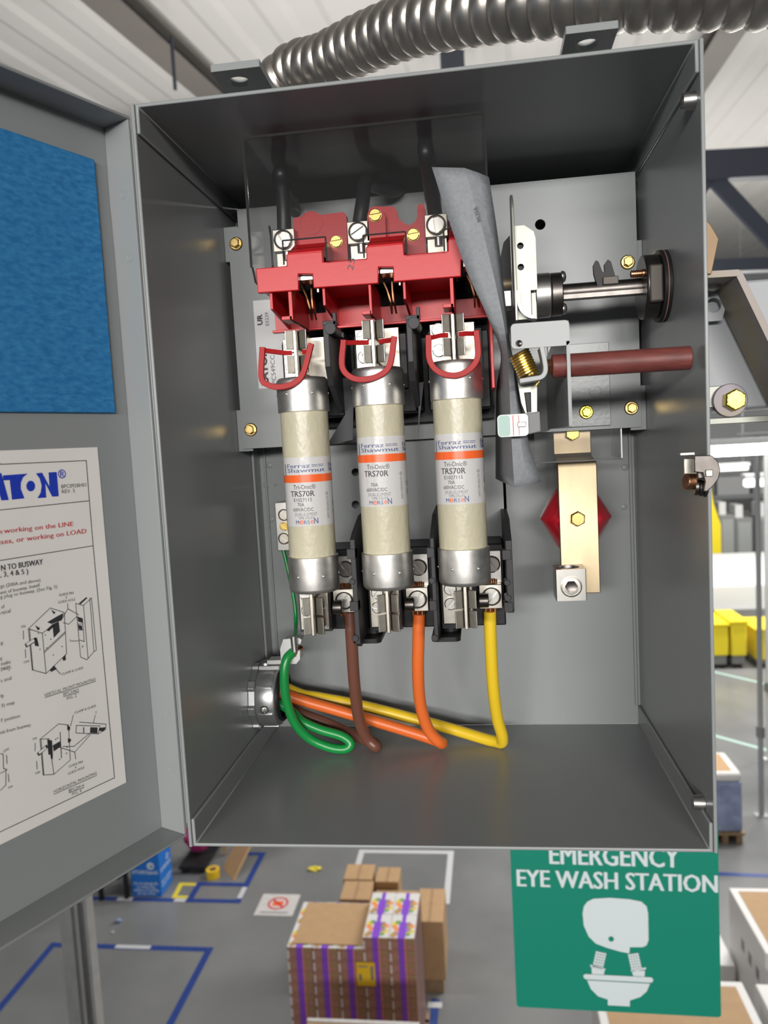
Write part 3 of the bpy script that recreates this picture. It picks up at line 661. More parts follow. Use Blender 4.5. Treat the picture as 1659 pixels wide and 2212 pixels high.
# grey fish paper barrier
rows = [((933, 362, 35), (1003, 364, 34), (1055, 384, 38.2)), ((965, 462, 34), (1036, 478, 32), (1072, 500, 37.6)), ((1010, 590, 33), (1064, 590, 31), (1088, 640, 37.6)),
        ((1052, 680, 33), (1086, 695, 31), (1098, 735, 40)), ((1084, 762, 44), (1097, 765, 31), (1110, 795, 38)), ((1075, 840, 84), (1102, 850, 31), (1122, 870, 36)), ((1073, 940, 98), (1107, 960, 31), (1142, 960, 35)), ((1073, 1034, 98), (1113, 1053, 31), (1168, 1041, 37))]
cols = [spline([A(*r[c]) for r in rows], 5) for c in range(3)]
fr = []
for i in range(len(cols[0])):
    L_, C_, R_ = (c[i] for c in cols)
    fr.append([L_, L_.lerp(C_, .5), C_, C_.lerp(R_, .5) + V((0, -.8, 0)), R_])
fpm = MB().loft(fr, False, False); n5 = len(fpm.v)
fish = obj('barrier_sheet', fpm, 'fish_paper'); sd = fish.modifiers.new('thick', 'SOLIDIFY'); sd.thickness = .0008; sd.offset = 1
fish.data.set_sharp_from_angle(angle=math.radians(13))
tag(fish, 'curled grey fibre barrier sheet standing beside the red switch base', 'barrier')
b = MB(); vs2, fs2 = text2d('95256', w=8.5, h=2.1); q = A(1040, 478, 31); r_ = A(1029, 442, 31); t_ = (r_ - q).normalized(); n_ = V((t_.z, 0, -t_.x)) * -1
b.add([q + t_ * p[0] + n_ * p[1] + V((0, -.9 - .02 * p[0], 0)) for p in vs2], fs2)
obj('stamped_number', b, 'ink_black', fish, smooth=False)

# ------------------------------------------------------------------ fuses, clips, blocks
FZ = []
for i, (xt, yt, xb, yb, c0, c1, c2, c3, ls, word) in enumerate(((649, 850, 675, 1245, 812, 889, 1206, 1286, 988, 'standing at the hinge end of the row'), (814, 830, 836, 1240, 790, 875, 1198, 1279, 943, 'standing between the two black dividers'), (985, 820, 1002, 1230, 775, 862, 1188, 1270, 936, 'standing next to the grey barrier sheet'))):
    YF = 68.0; xc = (A(xt, yt, 62).x + A(xb, yb, 62).x) / 2
    z0, z1, z2, z3 = (A(xt, c, 53).z for c in (c0, c1, c2, c3)); FZ.append((xc, z0, z3))
    f = thing('cartridge_fuse', 'cream cartridge fuse with tin caps ' + word, 'fuse', (xc * .001, YF * .001, (z3 - 26) * .001), 'cartridge fuses in the switch box')
    obj('barrel', MB().lathe([(15.3, z2 - 2 - z1), (15.3, 2)], (xc, YF, z1), (0, 0, 1), 48), 'fuse_fibre', f)
    def cap(za, zb_, sgn):
        h = abs(za - zb_); pr = [(15.6, 0), (16.5, .5), (16.5, h - 3), (16.2, h - 1.6), (15.0, h - .3), (13, h), (1.5, h)]
        b = MB().lathe(pr, (xc, YF, zb_), (0, 0, sgn), 48)
        for an in (-38, 22, 80, 140, 200, 260): b.sphere((xc + 16.3 * sin(math.radians(an + 12)), YF - 16.3 * cos(math.radians(an + 12)), zb_ + sgn * h * .52), 1.0, 5)
        return obj('end_cap', b, 'tin_cap', f)
    cap(z0, z1, 1); cap(z3, z2, -1)
    obj('blade', MB().box(xc - 1.1, xc + 1.1, 54.5, 79, z0 - 1, min(z0 + 28.5, 307.8)), 'nickel', f, bevel=.4)
    obj('blade', MB().box(xc - 1.1, xc + 1.1, 54.5, 79, z3 - 27, z3 + 1), 'nickel', f, bevel=.4)
    zt = A(xt, ls, 53).z; lb = obj('label', MB().lathe([(15.42, -43.5), (15.42, 0)], (xc, YF, zt), (0, 0, 1), 48, caps=False), 'label_white', f)
    obj('stripe', MB().lathe([(15.5, -15.8), (15.5, -11)], (xc, YF, zt), (0, 0, 1), 48, caps=False), 'ink_orange', lb)
    va = atan2(180 - xc, YF + 418.6) - .02
    def wrap(mb, s_, u0, u1, zr, h, bold=0., vert=False):
        a0 = asin(u0) + va; R_ = 15.52
        if vert: vs2, fs2 = text2d(s_, w=(u1), h=h); pts = [(a0 * R_ + p[1], zr - p[0]) for p in vs2]
        else: vs2, fs2 = text2d(s_, w=(asin(u1) - asin(u0)) * R_, h=h); pts = [(a0 * R_ + p[0], zr + p[1]) for p in vs2]
        for dx, ly in ((-bold * 3, 0), (0, .015), (bold * 3, .03)) if bold else ((0, 0),):
            mb.add([(xc + (R_ + ly) * sin((p[0] + dx) / R_), YF - (R_ + ly) * cos((p[0] + dx) / R_), zt + p[1]) for p in pts], fs2)
    tk = MB(); tb = MB(); to = MB(); gk = MB(); tm = MB()
    wrap(tb, 'Ferraz', -.80, .12, -6.6, 2.6, .035); wrap(tb, 'Shawmut', -.80, .70, -9.4, 2.5, .035); wrap(tb, '|', -.90, -.87, -9.6, 5.6)
    wrap(tb, 'Fer', .86, .985, -6.6, 2.6, .03); wrap(tb, 'Sha', .86, .985, -9.4, 2.5, .03); wrap(tb, '==', .2, .66, -7.0, 2.2, .06)
    wrap(tk, 'Tri-Onic®', -.60, .30, -20, 3.0); wrap(tk, 'TRS70R', -.72, .24, -24.6, 3.6, .022)
    if i != 1: wrap(tk, 'E1027115', -.61, .12, -27.8, 2.2)
    wrap(tk, '70A', -.48, -.20, -30.8, 2.2); wrap(tk, '600VAC/DC', -.66, .16, -33.9, 2.2)
    wrap(gk, 'DUAL-ELEMENT', -.60, .30, -36.8, 2.0); wrap(gk, 'TIME-DELAY', -.48, .18, -39.0, 1.8); wrap(tm, 'M', -.58, -.46, -42, 2.4, .02); wrap(tm, 'RS', -.26, -.02, -42, 2.4, .02); wrap(tm, 'N', .16, .32, -42, 3.6, .02)
    wrap(to, 'e', -.44, -.29, -42, 2.4, .02); wrap(to, 'e', .02, .14, -42, 2.4, .02)
    wrap(gk, 'ep-us.mersen.com', .70, 17, -22.5, 1.8, vert=True); wrap(gk, '® ©', .93, 9, -28, 2.6, vert=True)
    obj('lettering', tk, 'ink_black', lb, smooth=False); obj('logo', tb, 'ink_blue', lb, smooth=False); obj('logo_letters', to, 'ink_orange', lb, smooth=False); obj('maker_letters', tm, 'ink_blue', lb, smooth=False); obj('fine_print', gk, 'ink_gray', lb, smooth=False)

def clip(par, xc, zs, kind):
    c = obj('clip', MB().box(xc - 16, xc + (4 if kind else 13), 88, 90.5, min(zs) - 4, max(zs) + (2 if kind else -1)), 'nickel', par, bevel=.4)
    for za, zb_ in ((zs[0], zs[1]), (zs[2], zs[3])):
        for sg in (-1, 1):
            pts = [(xc + sg * 1.3, 88), (xc + sg * 1.3, 61), (xc + sg * 1.9, 59.4), (xc + sg * 6.6, 57.2), (xc + sg * 7.0, 58.4), (xc + sg * 2.6, 61), (xc + sg * 2.5, 88)]
            obj('clip_leaf', MB().prism(pts, 'z', za, zb_), 'nickel', c, bevel=.25, smooth=False)
    return c
blk = [thing('line_fuse_block', 'black moulded upper fuse block holding the top clips of the three fuses', 'fuse block', (.12, .11, .25)),
       thing('load_fuse_block', 'black moulded lower fuse block with clips, lugs and divider walls', 'fuse block', (.12, .11, .097))]
xs = [q[0] for q in FZ]
for i, (xc, z0, z3) in enumerate(FZ):
    u = A(0, (708, 690, 681)[i], 57).z; yy = [(705, 742, 755, 790), (690, 728, 738, 775), (680, 717, 728, 765)][i]
    zz = [A(xc * 3.4 + 500, y_, 57).z for y_ in yy]
    c = clip(blk[0], xc, (z0 + 17.2, min(z0 + 29, 308.2), z0 + 2.5, z0 + 13.4), 0)
    for k_, dz in enumerate((22.5, 9.5)): screw('clip_screw', 'slot', 'nickel_bright', c, (xc - 10.5, 88, z0 + dz), 4.4, roll=(.75, 2.3)[k_] + i)
    c = clip(blk[1], xc, (z3 - 14.5, z3 - 3, z3 - 27, z3 - 16), 1)
    for k_, dz in enumerate((-7, -17)): screw('clip_screw', 'slot', 'nickel_bright', c, (xc - 10.5, 88, z3 + dz), 4.4, roll=(1.5, .4)[k_] + i)
    obj('pressure_stud', MB().cyl((xc + 8.0, 84, z3 - 15), (xc + 14.5, 84, z3 - 15), 4.6, n=20), 'dark_steel', c, bevel=.5)
    # base of each pole
    obj('pole_base', MB().box(xc - 19, xc + 22, 96, 139, 252, 303), 'black_plastic', blk[0], bevel=1)
    obj('pole_base', MB().box(xc - 19, xc + 26, 108, 150, 103, 160), 'black_plastic', blk[1], bevel=1)
    obj('clip_seat', MB().box(xc - 17, xc + 17, 90.5, 96, 268, 303), 'black_plastic', blk[0])
    obj('clip_seat', MB().box(xc - 17, xc + 5, 90.5, 108, 106, 140), 'black_plastic', blk[1])
    lx = (A(743, 1297, 95).x, A(901, 1297, 95).x, A(1060, 1290, 95).x)[i]; lz = (A(743, 1298, 95).z, A(901, 1295, 95).z, A(1060, 1289, 95).z)[i]
    lu = obj('load_lug', MB().box(lx - 7.6, lx + 7.6, 95, 111, lz - 8.2, lz + 8.2), 'nickel', blk[1], bevel=.4)
    screw('lug_screw', 'cup', 'nickel_bright', lu, (lx + .5, 95, lz + .5), 6.3, roll=2.4)
    obj('lug_bar', MB().box(lx - 5.5, lx + 8, 103, 106, lz + 8, lz + 30), 'nickel_bright', lu, bevel=.3)
    screw('washer_screw', 'slot', 'dark_steel', lu, (lx + 1.5, 103, lz + 21), 6.0, roll=.6)
    b = MB()
    for k_ in range(7): b.cyl((lx - 4.5 + 1.4 * k_, 101 + (k_ % 2), lz + 7), (lx - 4.3 + 1.4 * k_, 101 + (k_ % 3), lz + 11.0), .75, n=6)
    for k_ in range(8): b.cyl((lx - 3.4 + 1.05 * k_, 100.5 + (k_ % 3), lz - 12), (lx - 3.6 + 1.05 * k_, 101, lz - 8), .8, n=6)
    obj('copper_strands', b, 'copper', lu)
obj('back_plate', MB().box(xs[0] - 19, xs[2] + 24, 126, 139, 246, 304), 'black_plastic', blk[0])
# divider walls of the upper block
for x0, x1, yt, yb in ((696, 711, 694, 905), (876, 890, 682, 890)):
    a = A(x0, yt, 45)
    d = obj('divider', MB().prism([(45, a.z), (45, a.z - 27), (52, a.z - 38), (80, a.z - 52), (138, a.z - 54), (138, a.z + 1), (100, a.z + 1), (100, a.z - 3), (47, a.z - 3), (47, a.z)], 'x', a.x, a.x + 3.6), 'black_moulding', blk[0], bevel=.5, smooth=False)
    obj('divider_post', MB().cyl((a.x + 4.6, 44.5, a.z - 4.6), (a.x + 4.6, 66, a.z - 4.6), 3.6, n=20).box(a.x + 6.4, a.x + 8.6, 44.8, 47.9, a.z - 3, a.z + 4.6).box(a.x, a.x + 8.4, 44.8, 47.8, a.z - 2.6, a.z), 'black_moulding', d, bevel=.3)
# divider walls of the lower block
for k_, (xf, zt_, zb_, th) in enumerate(((A(752, 1170, 62).x, 172, 104, 3.2), (A(930, 1160, 62).x, 171, 106, 3.2), (A(1089, 1200, 74).x, 166, 121, 4.2))):
    yf = 74 if k_ == 2 else 62
    pts = [(yf, zt_), (yf, zb_), (yf + 6, zb_ - 3), (110, zb_ - 3), (149, zb_ + 4), (149, zt_ + 14), (100, zt_ + 12), (yf + 10, zt_ + 4)]
    if k_ == 1: xf -= 1.6; th = 2.6
    d = obj('divider', MB().prism(pts, 'x', xf + 1, xf + 1 + th), 'black_moulding', blk[1], bevel=.4, smooth=False)
    for dz, rr in ((-9, 0), (-27, 2.0), (-43, 0), (-64 if k_ < 2 else -37, 2.2)):
        b = MB()
        if rr: b.cyl((xf + 1.2, yf - 1.2, zt_ + dz), (xf + 1.2, yf + 8, zt_ + dz), rr, n=14)
        else: b.box(xf - 1.2, xf + (3.4 if k_ == 1 else 4.2), yf - 1, yf + 8, zt_ + dz - 3.2, zt_ + dz + 3.2)
        obj('divider_boss', b, 'black_moulding', d, bevel=.3)
for xc, xf in ((xs[1], A(760, 1380, 75).x), (xs[2], A(932, 1385, 75).x)):
    ft = obj('foot', MB().flat(rrect(xf, xf + 19, 76, 118, 4), [], 'z', 100.5, 103.5), 'black_plastic', blk[1], bevel=.4)
    screw('foot_screw', 'slot', 'black_steel', ft, (xf + 12, 96, 103.5), 5, (0, 0, 1), .4)

# red pull loops
for i, (L0, L1, B0, R1, R0) in enumerate((((567, 756), (565, 815), (604, 836), (655, 806), (671, 748)), ((742, 740), (739, 790), (784, 820), (842, 788), (851, 733)), ((926, 730), (928, 777), (982, 811), (1032, 770), (1029, 720)))):
    xc, z0, _ = FZ[i]; Yr = 49
    P = [A(*L0, Yr), A(*L1, Yr), A(L1[0] * .62 + B0[0] * .38, L1[1] * .25 + B0[1] * .75 + 1, Yr), A(*B0, Yr), A(R1[0] * .6 + B0[0] * .4, R1[1] * .3 + B0[1] * .7 + 1, Yr), A(*R1, Yr), A(*R0, Yr)]
    rt = thing('fuse_pull_loop', 'red D-shaped pull loop on the fuse ' + ('at the hinge end of the row', 'between the two black dividers', 'next to the grey barrier sheet')[i], 'pull loop', P[3] * .001, 'red pull loops')
    pr = [(-1.2, -1.75), (1.2, -1.75), (1.2, 1.75), (-1.2, 1.75)]
    pth = spline([P[0] + (P[0] - P[1]).normalized() * 1.7] + P[1:-1] + [P[-1] + (P[-1] - P[-2]).normalized() * 1.7], 8)
    obj('loop', MB().sweep(pth, pr, up=(0, 1, 0)), 'red_fibre', rt, bevel=.3)
    cz_ = z0 + 15.2
    for p0, sg in ((P[0], -1), (P[-1], 1)):
        obj('loop_arm', MB().sweep([p0 + V((0, 0, -.2)), V((xc + sg * 7.4, 58, cz_)), V((xc + sg * 3.6, 60, cz_))], [(-1.35, -1), (1.35, -1), (1.35, 1), (-1.35, 1)], up=(0, 0, 1)), 'red_fibre', rt)
# loose black paper flaps hanging between the fuses
for k_, pts in enumerate(([(722, 818), (765, 815), (762, 950), (706, 962)], [(882, 828), (895, 826), (907, 900), (903, 952)])):
    Y_ = (86, 80)[k_]
    fx_ = (A(696, 694, 45).x, A(876, 682, 45).x)[k_] + 3.6; pp_ = XZ(pts, Y_)
    if k_ == 0: pp_ = [(fx_, pp_[0][1]), pp_[1], pp_[2], pp_[3], (fx_, 252.5)]
    else: pp_ = [(fx_, pp_[0][1]), (max(pp_[1][0], fx_ + 3), pp_[1][1]), pp_[2], pp_[3]]
    fl_ = obj('insulating_flap', MB().prism(pp_, 'y', Y_, Y_ + .8), 'black_paper')
    tag(fl_, ('wide black insulating paper flap hanging between the left and middle fuses', 'narrow black insulating paper flap hanging between the middle and right fuses')[k_].replace('left and middle', 'hinge-end and middle').replace('middle and right', 'middle and barrier-side'), 'flap')

# ------------------------------------------------------------------ wires
def zc(p, r): return V((p.x, p.y, max(p.z, 2.1 + r)))
def wire(m, lab, pts, r, bumps=None):
    P = [zc(p if isinstance(p, V) else V(p), r) for p in pts]
    sp2 = [zc(p, r) for p in spline(P, 8)]
    tag(obj('insulated_wire', MB().tube(sp2, r, 16, 0), m), lab, 'wire')
wire('wire_brown', 'brown insulated wire looping down from the load lug at the hinge end', [A(756, 1322, 103), A(760, 1390, 104), A(766, 1480, 112), A(776, 1555, 124), A(793, 1595, 131), A(812, 1613, 132), A(806, 1610, 141), A(762, 1587, 147), A(700, 1560, 149), A(650, 1541, 149), (20, 148.5, 36.6), (8, 148, 36.5)], 4.3)
wire('wire_orange', 'orange insulated wire looping down from the middle load lug', [A(905, 1326, 103), A(904, 1380, 104), A(903, 1450, 108), A(908, 1520, 118), A(925, 1575, 126), A(948, 1602, 130), A(953, 1604, 138), A(915, 1590, 141), A(820, 1561, 144), A(720, 1532, 146), A(650, 1512, 146), (18, 144.3, 46), (8, 144, 45.5)], 4.3)
wire('wire_yellow', 'yellow insulated wire looping down from the load lug beside the barrier', [A(1058, 1320, 103), A(1060, 1390, 105), A(1065, 1480, 114), A(1074, 1550, 126), A(1085, 1590, 134), A(1081, 1606, 140), A(1050, 1597, 146), A(980, 1576, 154), A(880, 1549, 160), A(780, 1524, 162), A(690, 1507, 159), A(650, 1500, 156), (16, 152.8, 49.6), (8, 152.8, 49.6)], 4.3)
wire('wire_green', 'green insulated ground wire curling from the bushing lug over the box floor', [A(633, 1408, 126), A(619, 1425, 122), A(614, 1460, 120), A(618, 1510, 121), A(636, 1560, 124), A(668, 1595, 128), A(710, 1614, 130), A(745, 1618, 130), A(757, 1606, 131), A(738, 1590, 132), A(692, 1576, 133), A(652, 1558, 134), A(630, 1536, 136), (17, 136.5, 41), (8, 136.5, 41)], 3.5)
tag(obj('bonding_wire', MB().tube([A(612, 1188, 170), A(622, 1230, 168), A(636, 1300, 164), A(639, 1342, 160), A(639, 1360, 150), A(637, 1378, 134)], 1.5, 10), 'wire_green'), 'thin dark green bonding wire hanging from the ground bar to the lug', 'wire')

# ground bar
gb = thing('ground_bar', 'small plated ground bar with slotted screws on the back panel', 'ground bar', (.026, .175, .153))
obj('bar', MB().box(20.5, 33, 165, 188.9, 153, 191), 'nickel_bright', gb, bevel=.4)
for x, y, m_, r_, kd in ((612, 1112, 'nickel', 4.6, 'cup'), (612, 1137, 'brass', 3.4, 'slot'), (612, 1163, 'nickel', 4.6, 'cup')):
    q = A(x, y, 165); screw('bar_screw', kd, m_, gb, (q.x + .8, 165, q.z), r_, roll=.9)

# conduit bushing at the side panel
cb = thing('conduit_bushing', 'cast zinc grounding bushing with locknut and lug on the side panel', 'bushing', (.012, .145, .02))
cy, cz2 = 145.0, 44.0
tooth = []
for i in range(8):
    for a, r_ in ((-.16, 24), (-.12, 26.3), (.12, 26.3), (.16, 24)): t = 2 * pi * i / 8 + a + .2; tooth.append((cy + r_ * cos(t), cz2 + r_ * sin(t)))
obj('locknut', MB().flat(tooth, [circ(cy, cz2, 19, 32)], 'x', 2.3, 6.8), 'cast_zinc', cb, bevel=.5)
obj('collar', MB().loft([[(x, cy + r_ * cos(2 * pi * i / 40), cz2 + r_ * sin(2 * pi * i / 40)) for i in range(40)] for r_, x in ((19, 7), (23, 7), (23.6, 8), (23.6, 19), (22.6, 21), (19.5, 22), (18.5, 21), (18.5, 7))], caps=False), 'cast_zinc', cb)
for an in (.5, 1.35, 2.6, 3.5, 4.4, 5.6): obj('collar_rib', MB().obox((14, cy + 23.4 * cos(an), cz2 + 23.4 * sin(an)), ((1, 0, 0), (0, -sin(an), cos(an)), (0, cos(an), sin(an))), (12, 2.2, 2)), 'cast_zinc', cb, bevel=.4)
obj('throat', MB().loft([[(x, cy + r_ * cos(2 * pi * i / 40), cz2 + r_ * sin(2 * pi * i / 40)) for i in range(40)] for r_, x in ((19.2, 18), (20, 23.5), (18.8, 24.6), (17.0, 23), (17.0, 3))], caps=False), 'black_plastic', cb)
q = A(575, 1533, 122); screw('set_screw', 'phillips', 'steel', cb, (14, 122.6, q.z), 3.6, (.25, -.95, -.1))
lug = [(577, 1427), (607, 1426), (605, 1402), (612, 1381), (646, 1378), (651, 1382), (649, 1391), (637, 1392), (630, 1398), (626, 1412), (632, 1420), (640, 1418), (641, 1404), (648, 1404), (648, 1424), (640, 1434), (577, 1435)]
o = MB().flat(XZ(lug, 126), [], 'y', 126, 137); lgo = obj('ground_lug', o, 'alu_white', cb, bevel=.5)
obj('strap_base', MB().box(8, 24, 134, 152, 66.5, 69.5), 'alu_white', cb, bevel=.4)
a = A(634, 1374, 123); c = A(637, 1408, 123); b = MB()
for i in range(7): b.cyl(a.lerp(c, i / 7), a.lerp(c, (i + .7) / 7), 2.5, n=14)
b.cyl(a, c, 2.1, n=14); obj('lug_screw', b, 'steel', lgo)
screw('strap_screw', 'pan', 'steel', cb, (12, 140, 69.5), 4.2, (0, 0, 1))
q = A(637, 1410, 124); obj('copper_end', MB().cyl((q.x - 2, 124, q.z - 1), (q.x + 2.5, 133, q.z + 1), 2.4, n=12), 'copper', lgo)

# ------------------------------------------------------------------ operating mechanism
me_ = thing('operating_mechanism', 'steel shaft mechanism with hub, fork and round bearing on the grey plate', 'mechanism', (.25, .08, .3))
xv = A(1114, 550, 56).x; o = MB().prism([(56, 301), (56, 366), (59, 372), (66, 377), (72, 377), (72, 301)], 'x', xv - 1.6, xv); obj('side_plate', o, 'zinc', me_, bevel=.3)
q0 = A(1116, 488, 62); q1 = A(1156, 492, 62); zl = A(1130, 690, 62).z; zh = q0.z
z_out = [(xv, zl), (xv, zh), (xv + 6, zh), (q1.x - 1, zh - 4), (q1.x, zh - 8), (q1.x, zl + 17), (q1.x - 4, zl + 17), (q1.x - 4, zl)]
hl = [circ(A(x, y, 62).x + .3, A(x, y, 62).z, 2.0, 14) for x, y in ((1123, 531), (1124, 577))]
obj('front_plate', MB().flat(z_out, hl, 'y', 62, 64), 'zinc', me_, bevel=.4)
obj('hole_backing', MB().box(xv, q1.x - 2, 66, 68, zl + 20, zh - 6), 'black_steel', me_)
obj('lever_blade', MB().prism([(xv - 14, 322), (xv - 6, 352), (xv - 2, 356), (xv - 2, 310), (xv - 12, 310)], 'y', 76, 79), 'black_steel', me_)
obj('link_plate', MB().box(xv - 8, xv - 3, 74, 76, 313, 322), 'nickel_bright', me_); obj('link_bushing', MB().cyl((xv - 9, 80, 327), (xv - 2, 80, 327), 5, n=18), 'olive_zinc', me_)
obj('bottom_lug', MB().sweep(spline([(xv, 60, zl + 16), (xv + 1.5, 60, zl + 6), (xv + 6, 60, zl + 1), (q1.x - 2, 60, zl)], 5), [(-5, -.9), (5, -.9), (5, .9), (-5, .9)], up=(0, 1, 0)), 'steel', me_)
SY, SZ = 80.0, 318.6
hb = obj('hub', MB().cyl((219, SY, SZ), (228.6, SY, SZ), 13.6, n=40), 'steel', me_, bevel=.6)
obj('hub_flange', MB().cyl((228.8, SY, SZ), (235.6, SY, SZ), 13.2, n=40), 'dark_steel', me_, bevel=.6)
for dz in (9.6, -9.8): screw('hub_screw', 'pan', 'steel', me_, (235.4, SY - 5, SZ + dz), 3.6, (1, 0, 0))
obj('hub_plate', MB().box(216, 219.5, 68, 92, SZ - 16, SZ + 4), 'zinc', me_, bevel=.4)
obj('shaft', MB().cyl((234, SY, SZ + .8), (292, SY, SZ + .8), 5.2, n=28), 'dark_steel', me_)
obj('shaft_key', MB().box(236, 286, SY - 6.2, SY - 3, SZ - 4.4, SZ - 1.2), 'dark_steel', me_, bevel=.3)
fk = [(1292, 622), (1283, 590), (1282, 572), (1287, 562), (1293, 565), (1302, 588), (1307, 588), (1306, 570), (1313, 560), (1320, 565), (1337, 622)]
fo_ = obj('fork', MB().flat(XZ(fk, 75), [], 'y', 75, 79), 'black_steel', me_, bevel=.4)
obj('fork_collar', MB().box(A(1303, 615, 73).x, A(1337, 615, 73).x, 73.2, 78, SZ + 2.5, SZ + 7.4), 'bronze_dark', fo_, bevel=.5)
bd = obj('bearing', MB().cyl((283.5, SY, SZ), (293, SY, SZ), 19.2, n=48), 'dark_steel', me_, bevel=1)
obj('bearing_boss', MB().obox((288.6, SY - 18.6, SZ - 1), ((1, 0, 0), (0, 1, 0), (0, 0, 1)), (8, 2.4, 22)), 'bronze_dark', bd, bevel=1.6)
obj('gasket', MB().cyl((293, SY, SZ), (297.8, SY, SZ), 21.4, n=48), 'black_steel', bd, bevel=.4)
obj('gasket_rim', MB().lathe([(21.5, 0), (21.5, .5)], (295.2, SY, SZ), (1, 0, 0), 48), 'carton_maroon', bd)
screw('bearing_screw', 'pan', 'copper', bd, (283.5, SY - 9, SZ + 7), 2.6, (-1, 0, 0))
b = MB()
for i in range(6): b.cyl((276 + i * 1.2, SY - 9, SZ + 7), (276.8 + i * 1.2, SY - 9, SZ + 7), 2.3, n=12)
b.cyl((276, SY - 9, SZ + 7), (284, SY - 9, SZ + 7), 1.9, n=12); obj('bearing_stud', b, 'copper', bd)

# interlock bracket, rod, spring, indicator
ib = thing('interlock_bracket', 'light grey bent bracket on the mounting plate carrying the fibre rod', 'bracket', (.225, .07, .236))
Yb = 9
f0 = A(1103, 700, Yb); f1 = A(1236, 692, Yb); f2 = A(1103, 756, Yb); lgx = A(1236, 900, Yb).x
hole = A(1121, 742, Yb)
obj('front_flange', MB().flat(rrect(f0.x, lgx, f2.z + .4, f0.z, 2.2), [circ(hole.x, hole.z, 1.9, 14)], 'y', Yb, Yb + 1.8), 'gray_paint_light', ib, bevel=.5)
screw('flange_screw', 'pan', 'dark_steel', ib, (hole.x + 1, Yb + 2, hole.z), 1.8)
obj('top_flange', MB().box(f0.x + 2, lgx, Yb + 1.8, 60, f0.z - 1.8, f0.z), 'gray_paint_light', ib, bevel=.3)
obj('side_leg', MB().flat([(Yb, f2.z + 3), (Yb, A(1234, 921, Yb).z), (137.5, 236), (137.5, 284), (60, f0.z)], [circ(17.0, A(1320, 781, 10.5).z - .1, 6.6, 36)], 'x', lgx - 1.8, lgx), 'gray_paint', ib, bevel=.3)
ft0 = A(1315, 738, 137.5)
ftp = obj('foot_plate', MB().box(lgx, ft0.x, 137.4, 139.4, 236.4, ft0.z), 'gray_paint_rough', ib, bevel=.4)
q = A(1287, 845, 137); obj('knockout', MB().lathe([(4.2, 0), (4.2, .5), (3.7, .5), (3.6, .15)], (q.x, 137.4, q.z), (0, -1, 0), 24), 'gray_paint_rough', ftp)
q = A(1267, 890, 136); screw('hex_screw', 'hexflange', 'zinc_bright_yellow', ftp, (q.x, 137.4, q.z), 4.9, roll=.5, label='bright yellow zinc flange screw')
rod_z = A(1320, 781, 10.5).z; RY = 17.0
rod = thing('operating_rod', 'red-brown fibre rod passing through the light grey bracket', 'rod', (.26, RY * .001, (rod_z - 6.4) * .001))
obj('rod', MB().cyl((A(1192, 790, RY).x, RY, rod_z), (295.2, RY, rod_z - .2), 6.35, n=36), 'fibre_rod', rod, bevel=.5)
nx_ = A(1192, 790, RY).x; obj('nut', MB().lathe([(4.4, 0), (4.4, 3.4)], (nx_ - 2.9, RY, rod_z), (1, 0, 0), 6), 'copper', rod)
ar = MB().sweep(spline([A(1168, 752, 16), A(1174, 780, 16), A(1176, 803, 16), A(1168, 816, 16), A(1150, 820, 16), A(1121, 825, 16)], 6), [(-7, -1.3), (7, -1.3), (7, 1.3), (-7, 1.3)], up=(0, 1, 0))
obj('pivot_arm', ar, 'gray_paint_light', ib, bevel=.3)
b = MB(); a = A(1121, 762, 18); c = A(1143, 811, 18); ax = (c - a).normalized(); e = V((0, 1, 0)); e2 = ax.cross(e)
hel = [a.lerp(c, i / 150) + (e * cos(i * 2 * pi * 8.5 / 150) + e2 * sin(i * 2 * pi * 8.5 / 150)) * 5.1 for i in range(151)]
hel += [c + e2 * 5 + ax * 2, c + e2 * 3.5 + ax * 5, c + e2 * 1 + ax * 7]
b.sweep(hel, [(.85 * cos(t), .85 * sin(t)) for t in [2 * pi * i / 8 for i in range(8)]])
tag(obj('tension_spring', b, 'brass'), 'coiled brass-coloured tension spring under the light grey bracket', 'spring')
ia = thing('switch_indicator', 'small indicator arm with a green and red worn tab below the spring', 'indicator', A(1120, 920, 24) * .001 - V((0, 0, .012)))
arm = [(1119, 828), (1160, 826), (1160, 900), (1140, 905), (1126, 870)]
sl = [(1132, 848), (1147, 847), (1148, 890), (1138, 892)]
obj('arm', MB().flat(XZ(arm, 26), [XZ(sl, 26)], 'y', 26, 28), 'zinc', ia, bevel=.3)
obj('slot_lever', MB().prism(XZ([(1131, 847), (1147, 847), (1149, 868), (1168, 890), (1168, 932), (1138, 936), (1138, 892)], 29), 'y', 28.4, 34), 'black_steel', ia, bevel=.6)
obj('tab_holder', MB().prism(XZ([(1134, 893), (1167, 888), (1169, 932), (1136, 940)], 22), 'y', 23, 28), 'machine_gray', ia, bevel=.6)
g0 = A(1074, 897, 20); g1 = A(1142, 941, 20)
tb_ = obj('tab', MB().flat(rrect(g0.x, g1.x, g1.z, g0.z, 2.2), [], 'y', 20, 21.4), 'alu_white', ia, bevel=.3)
obj('green_paint', MB().flat(rrect(g0.x + .3, g0.x + 7, g1.z + .3, g0.z - .3, 1.9), [], 'y', 19.85, 20), 'tape_green', tb_, smooth=False)
obj('red_print', MB().box(g0.x + 8.4, g0.x + 8.9, 19.85, 20, g1.z + .5, g0.z - .5).box(g0.x + 11.6, g0.x + 12, 19.85, 20, g1.z + .5, g0.z - .5), 'ink_red', tb_, smooth=False)
obj('crimp', MB().box(g1.x - 6, g1.x - 1.2, 19, 20, g1.z + 5, g1.z + 7.8), 'nickel_bright', tb_, bevel=.4)

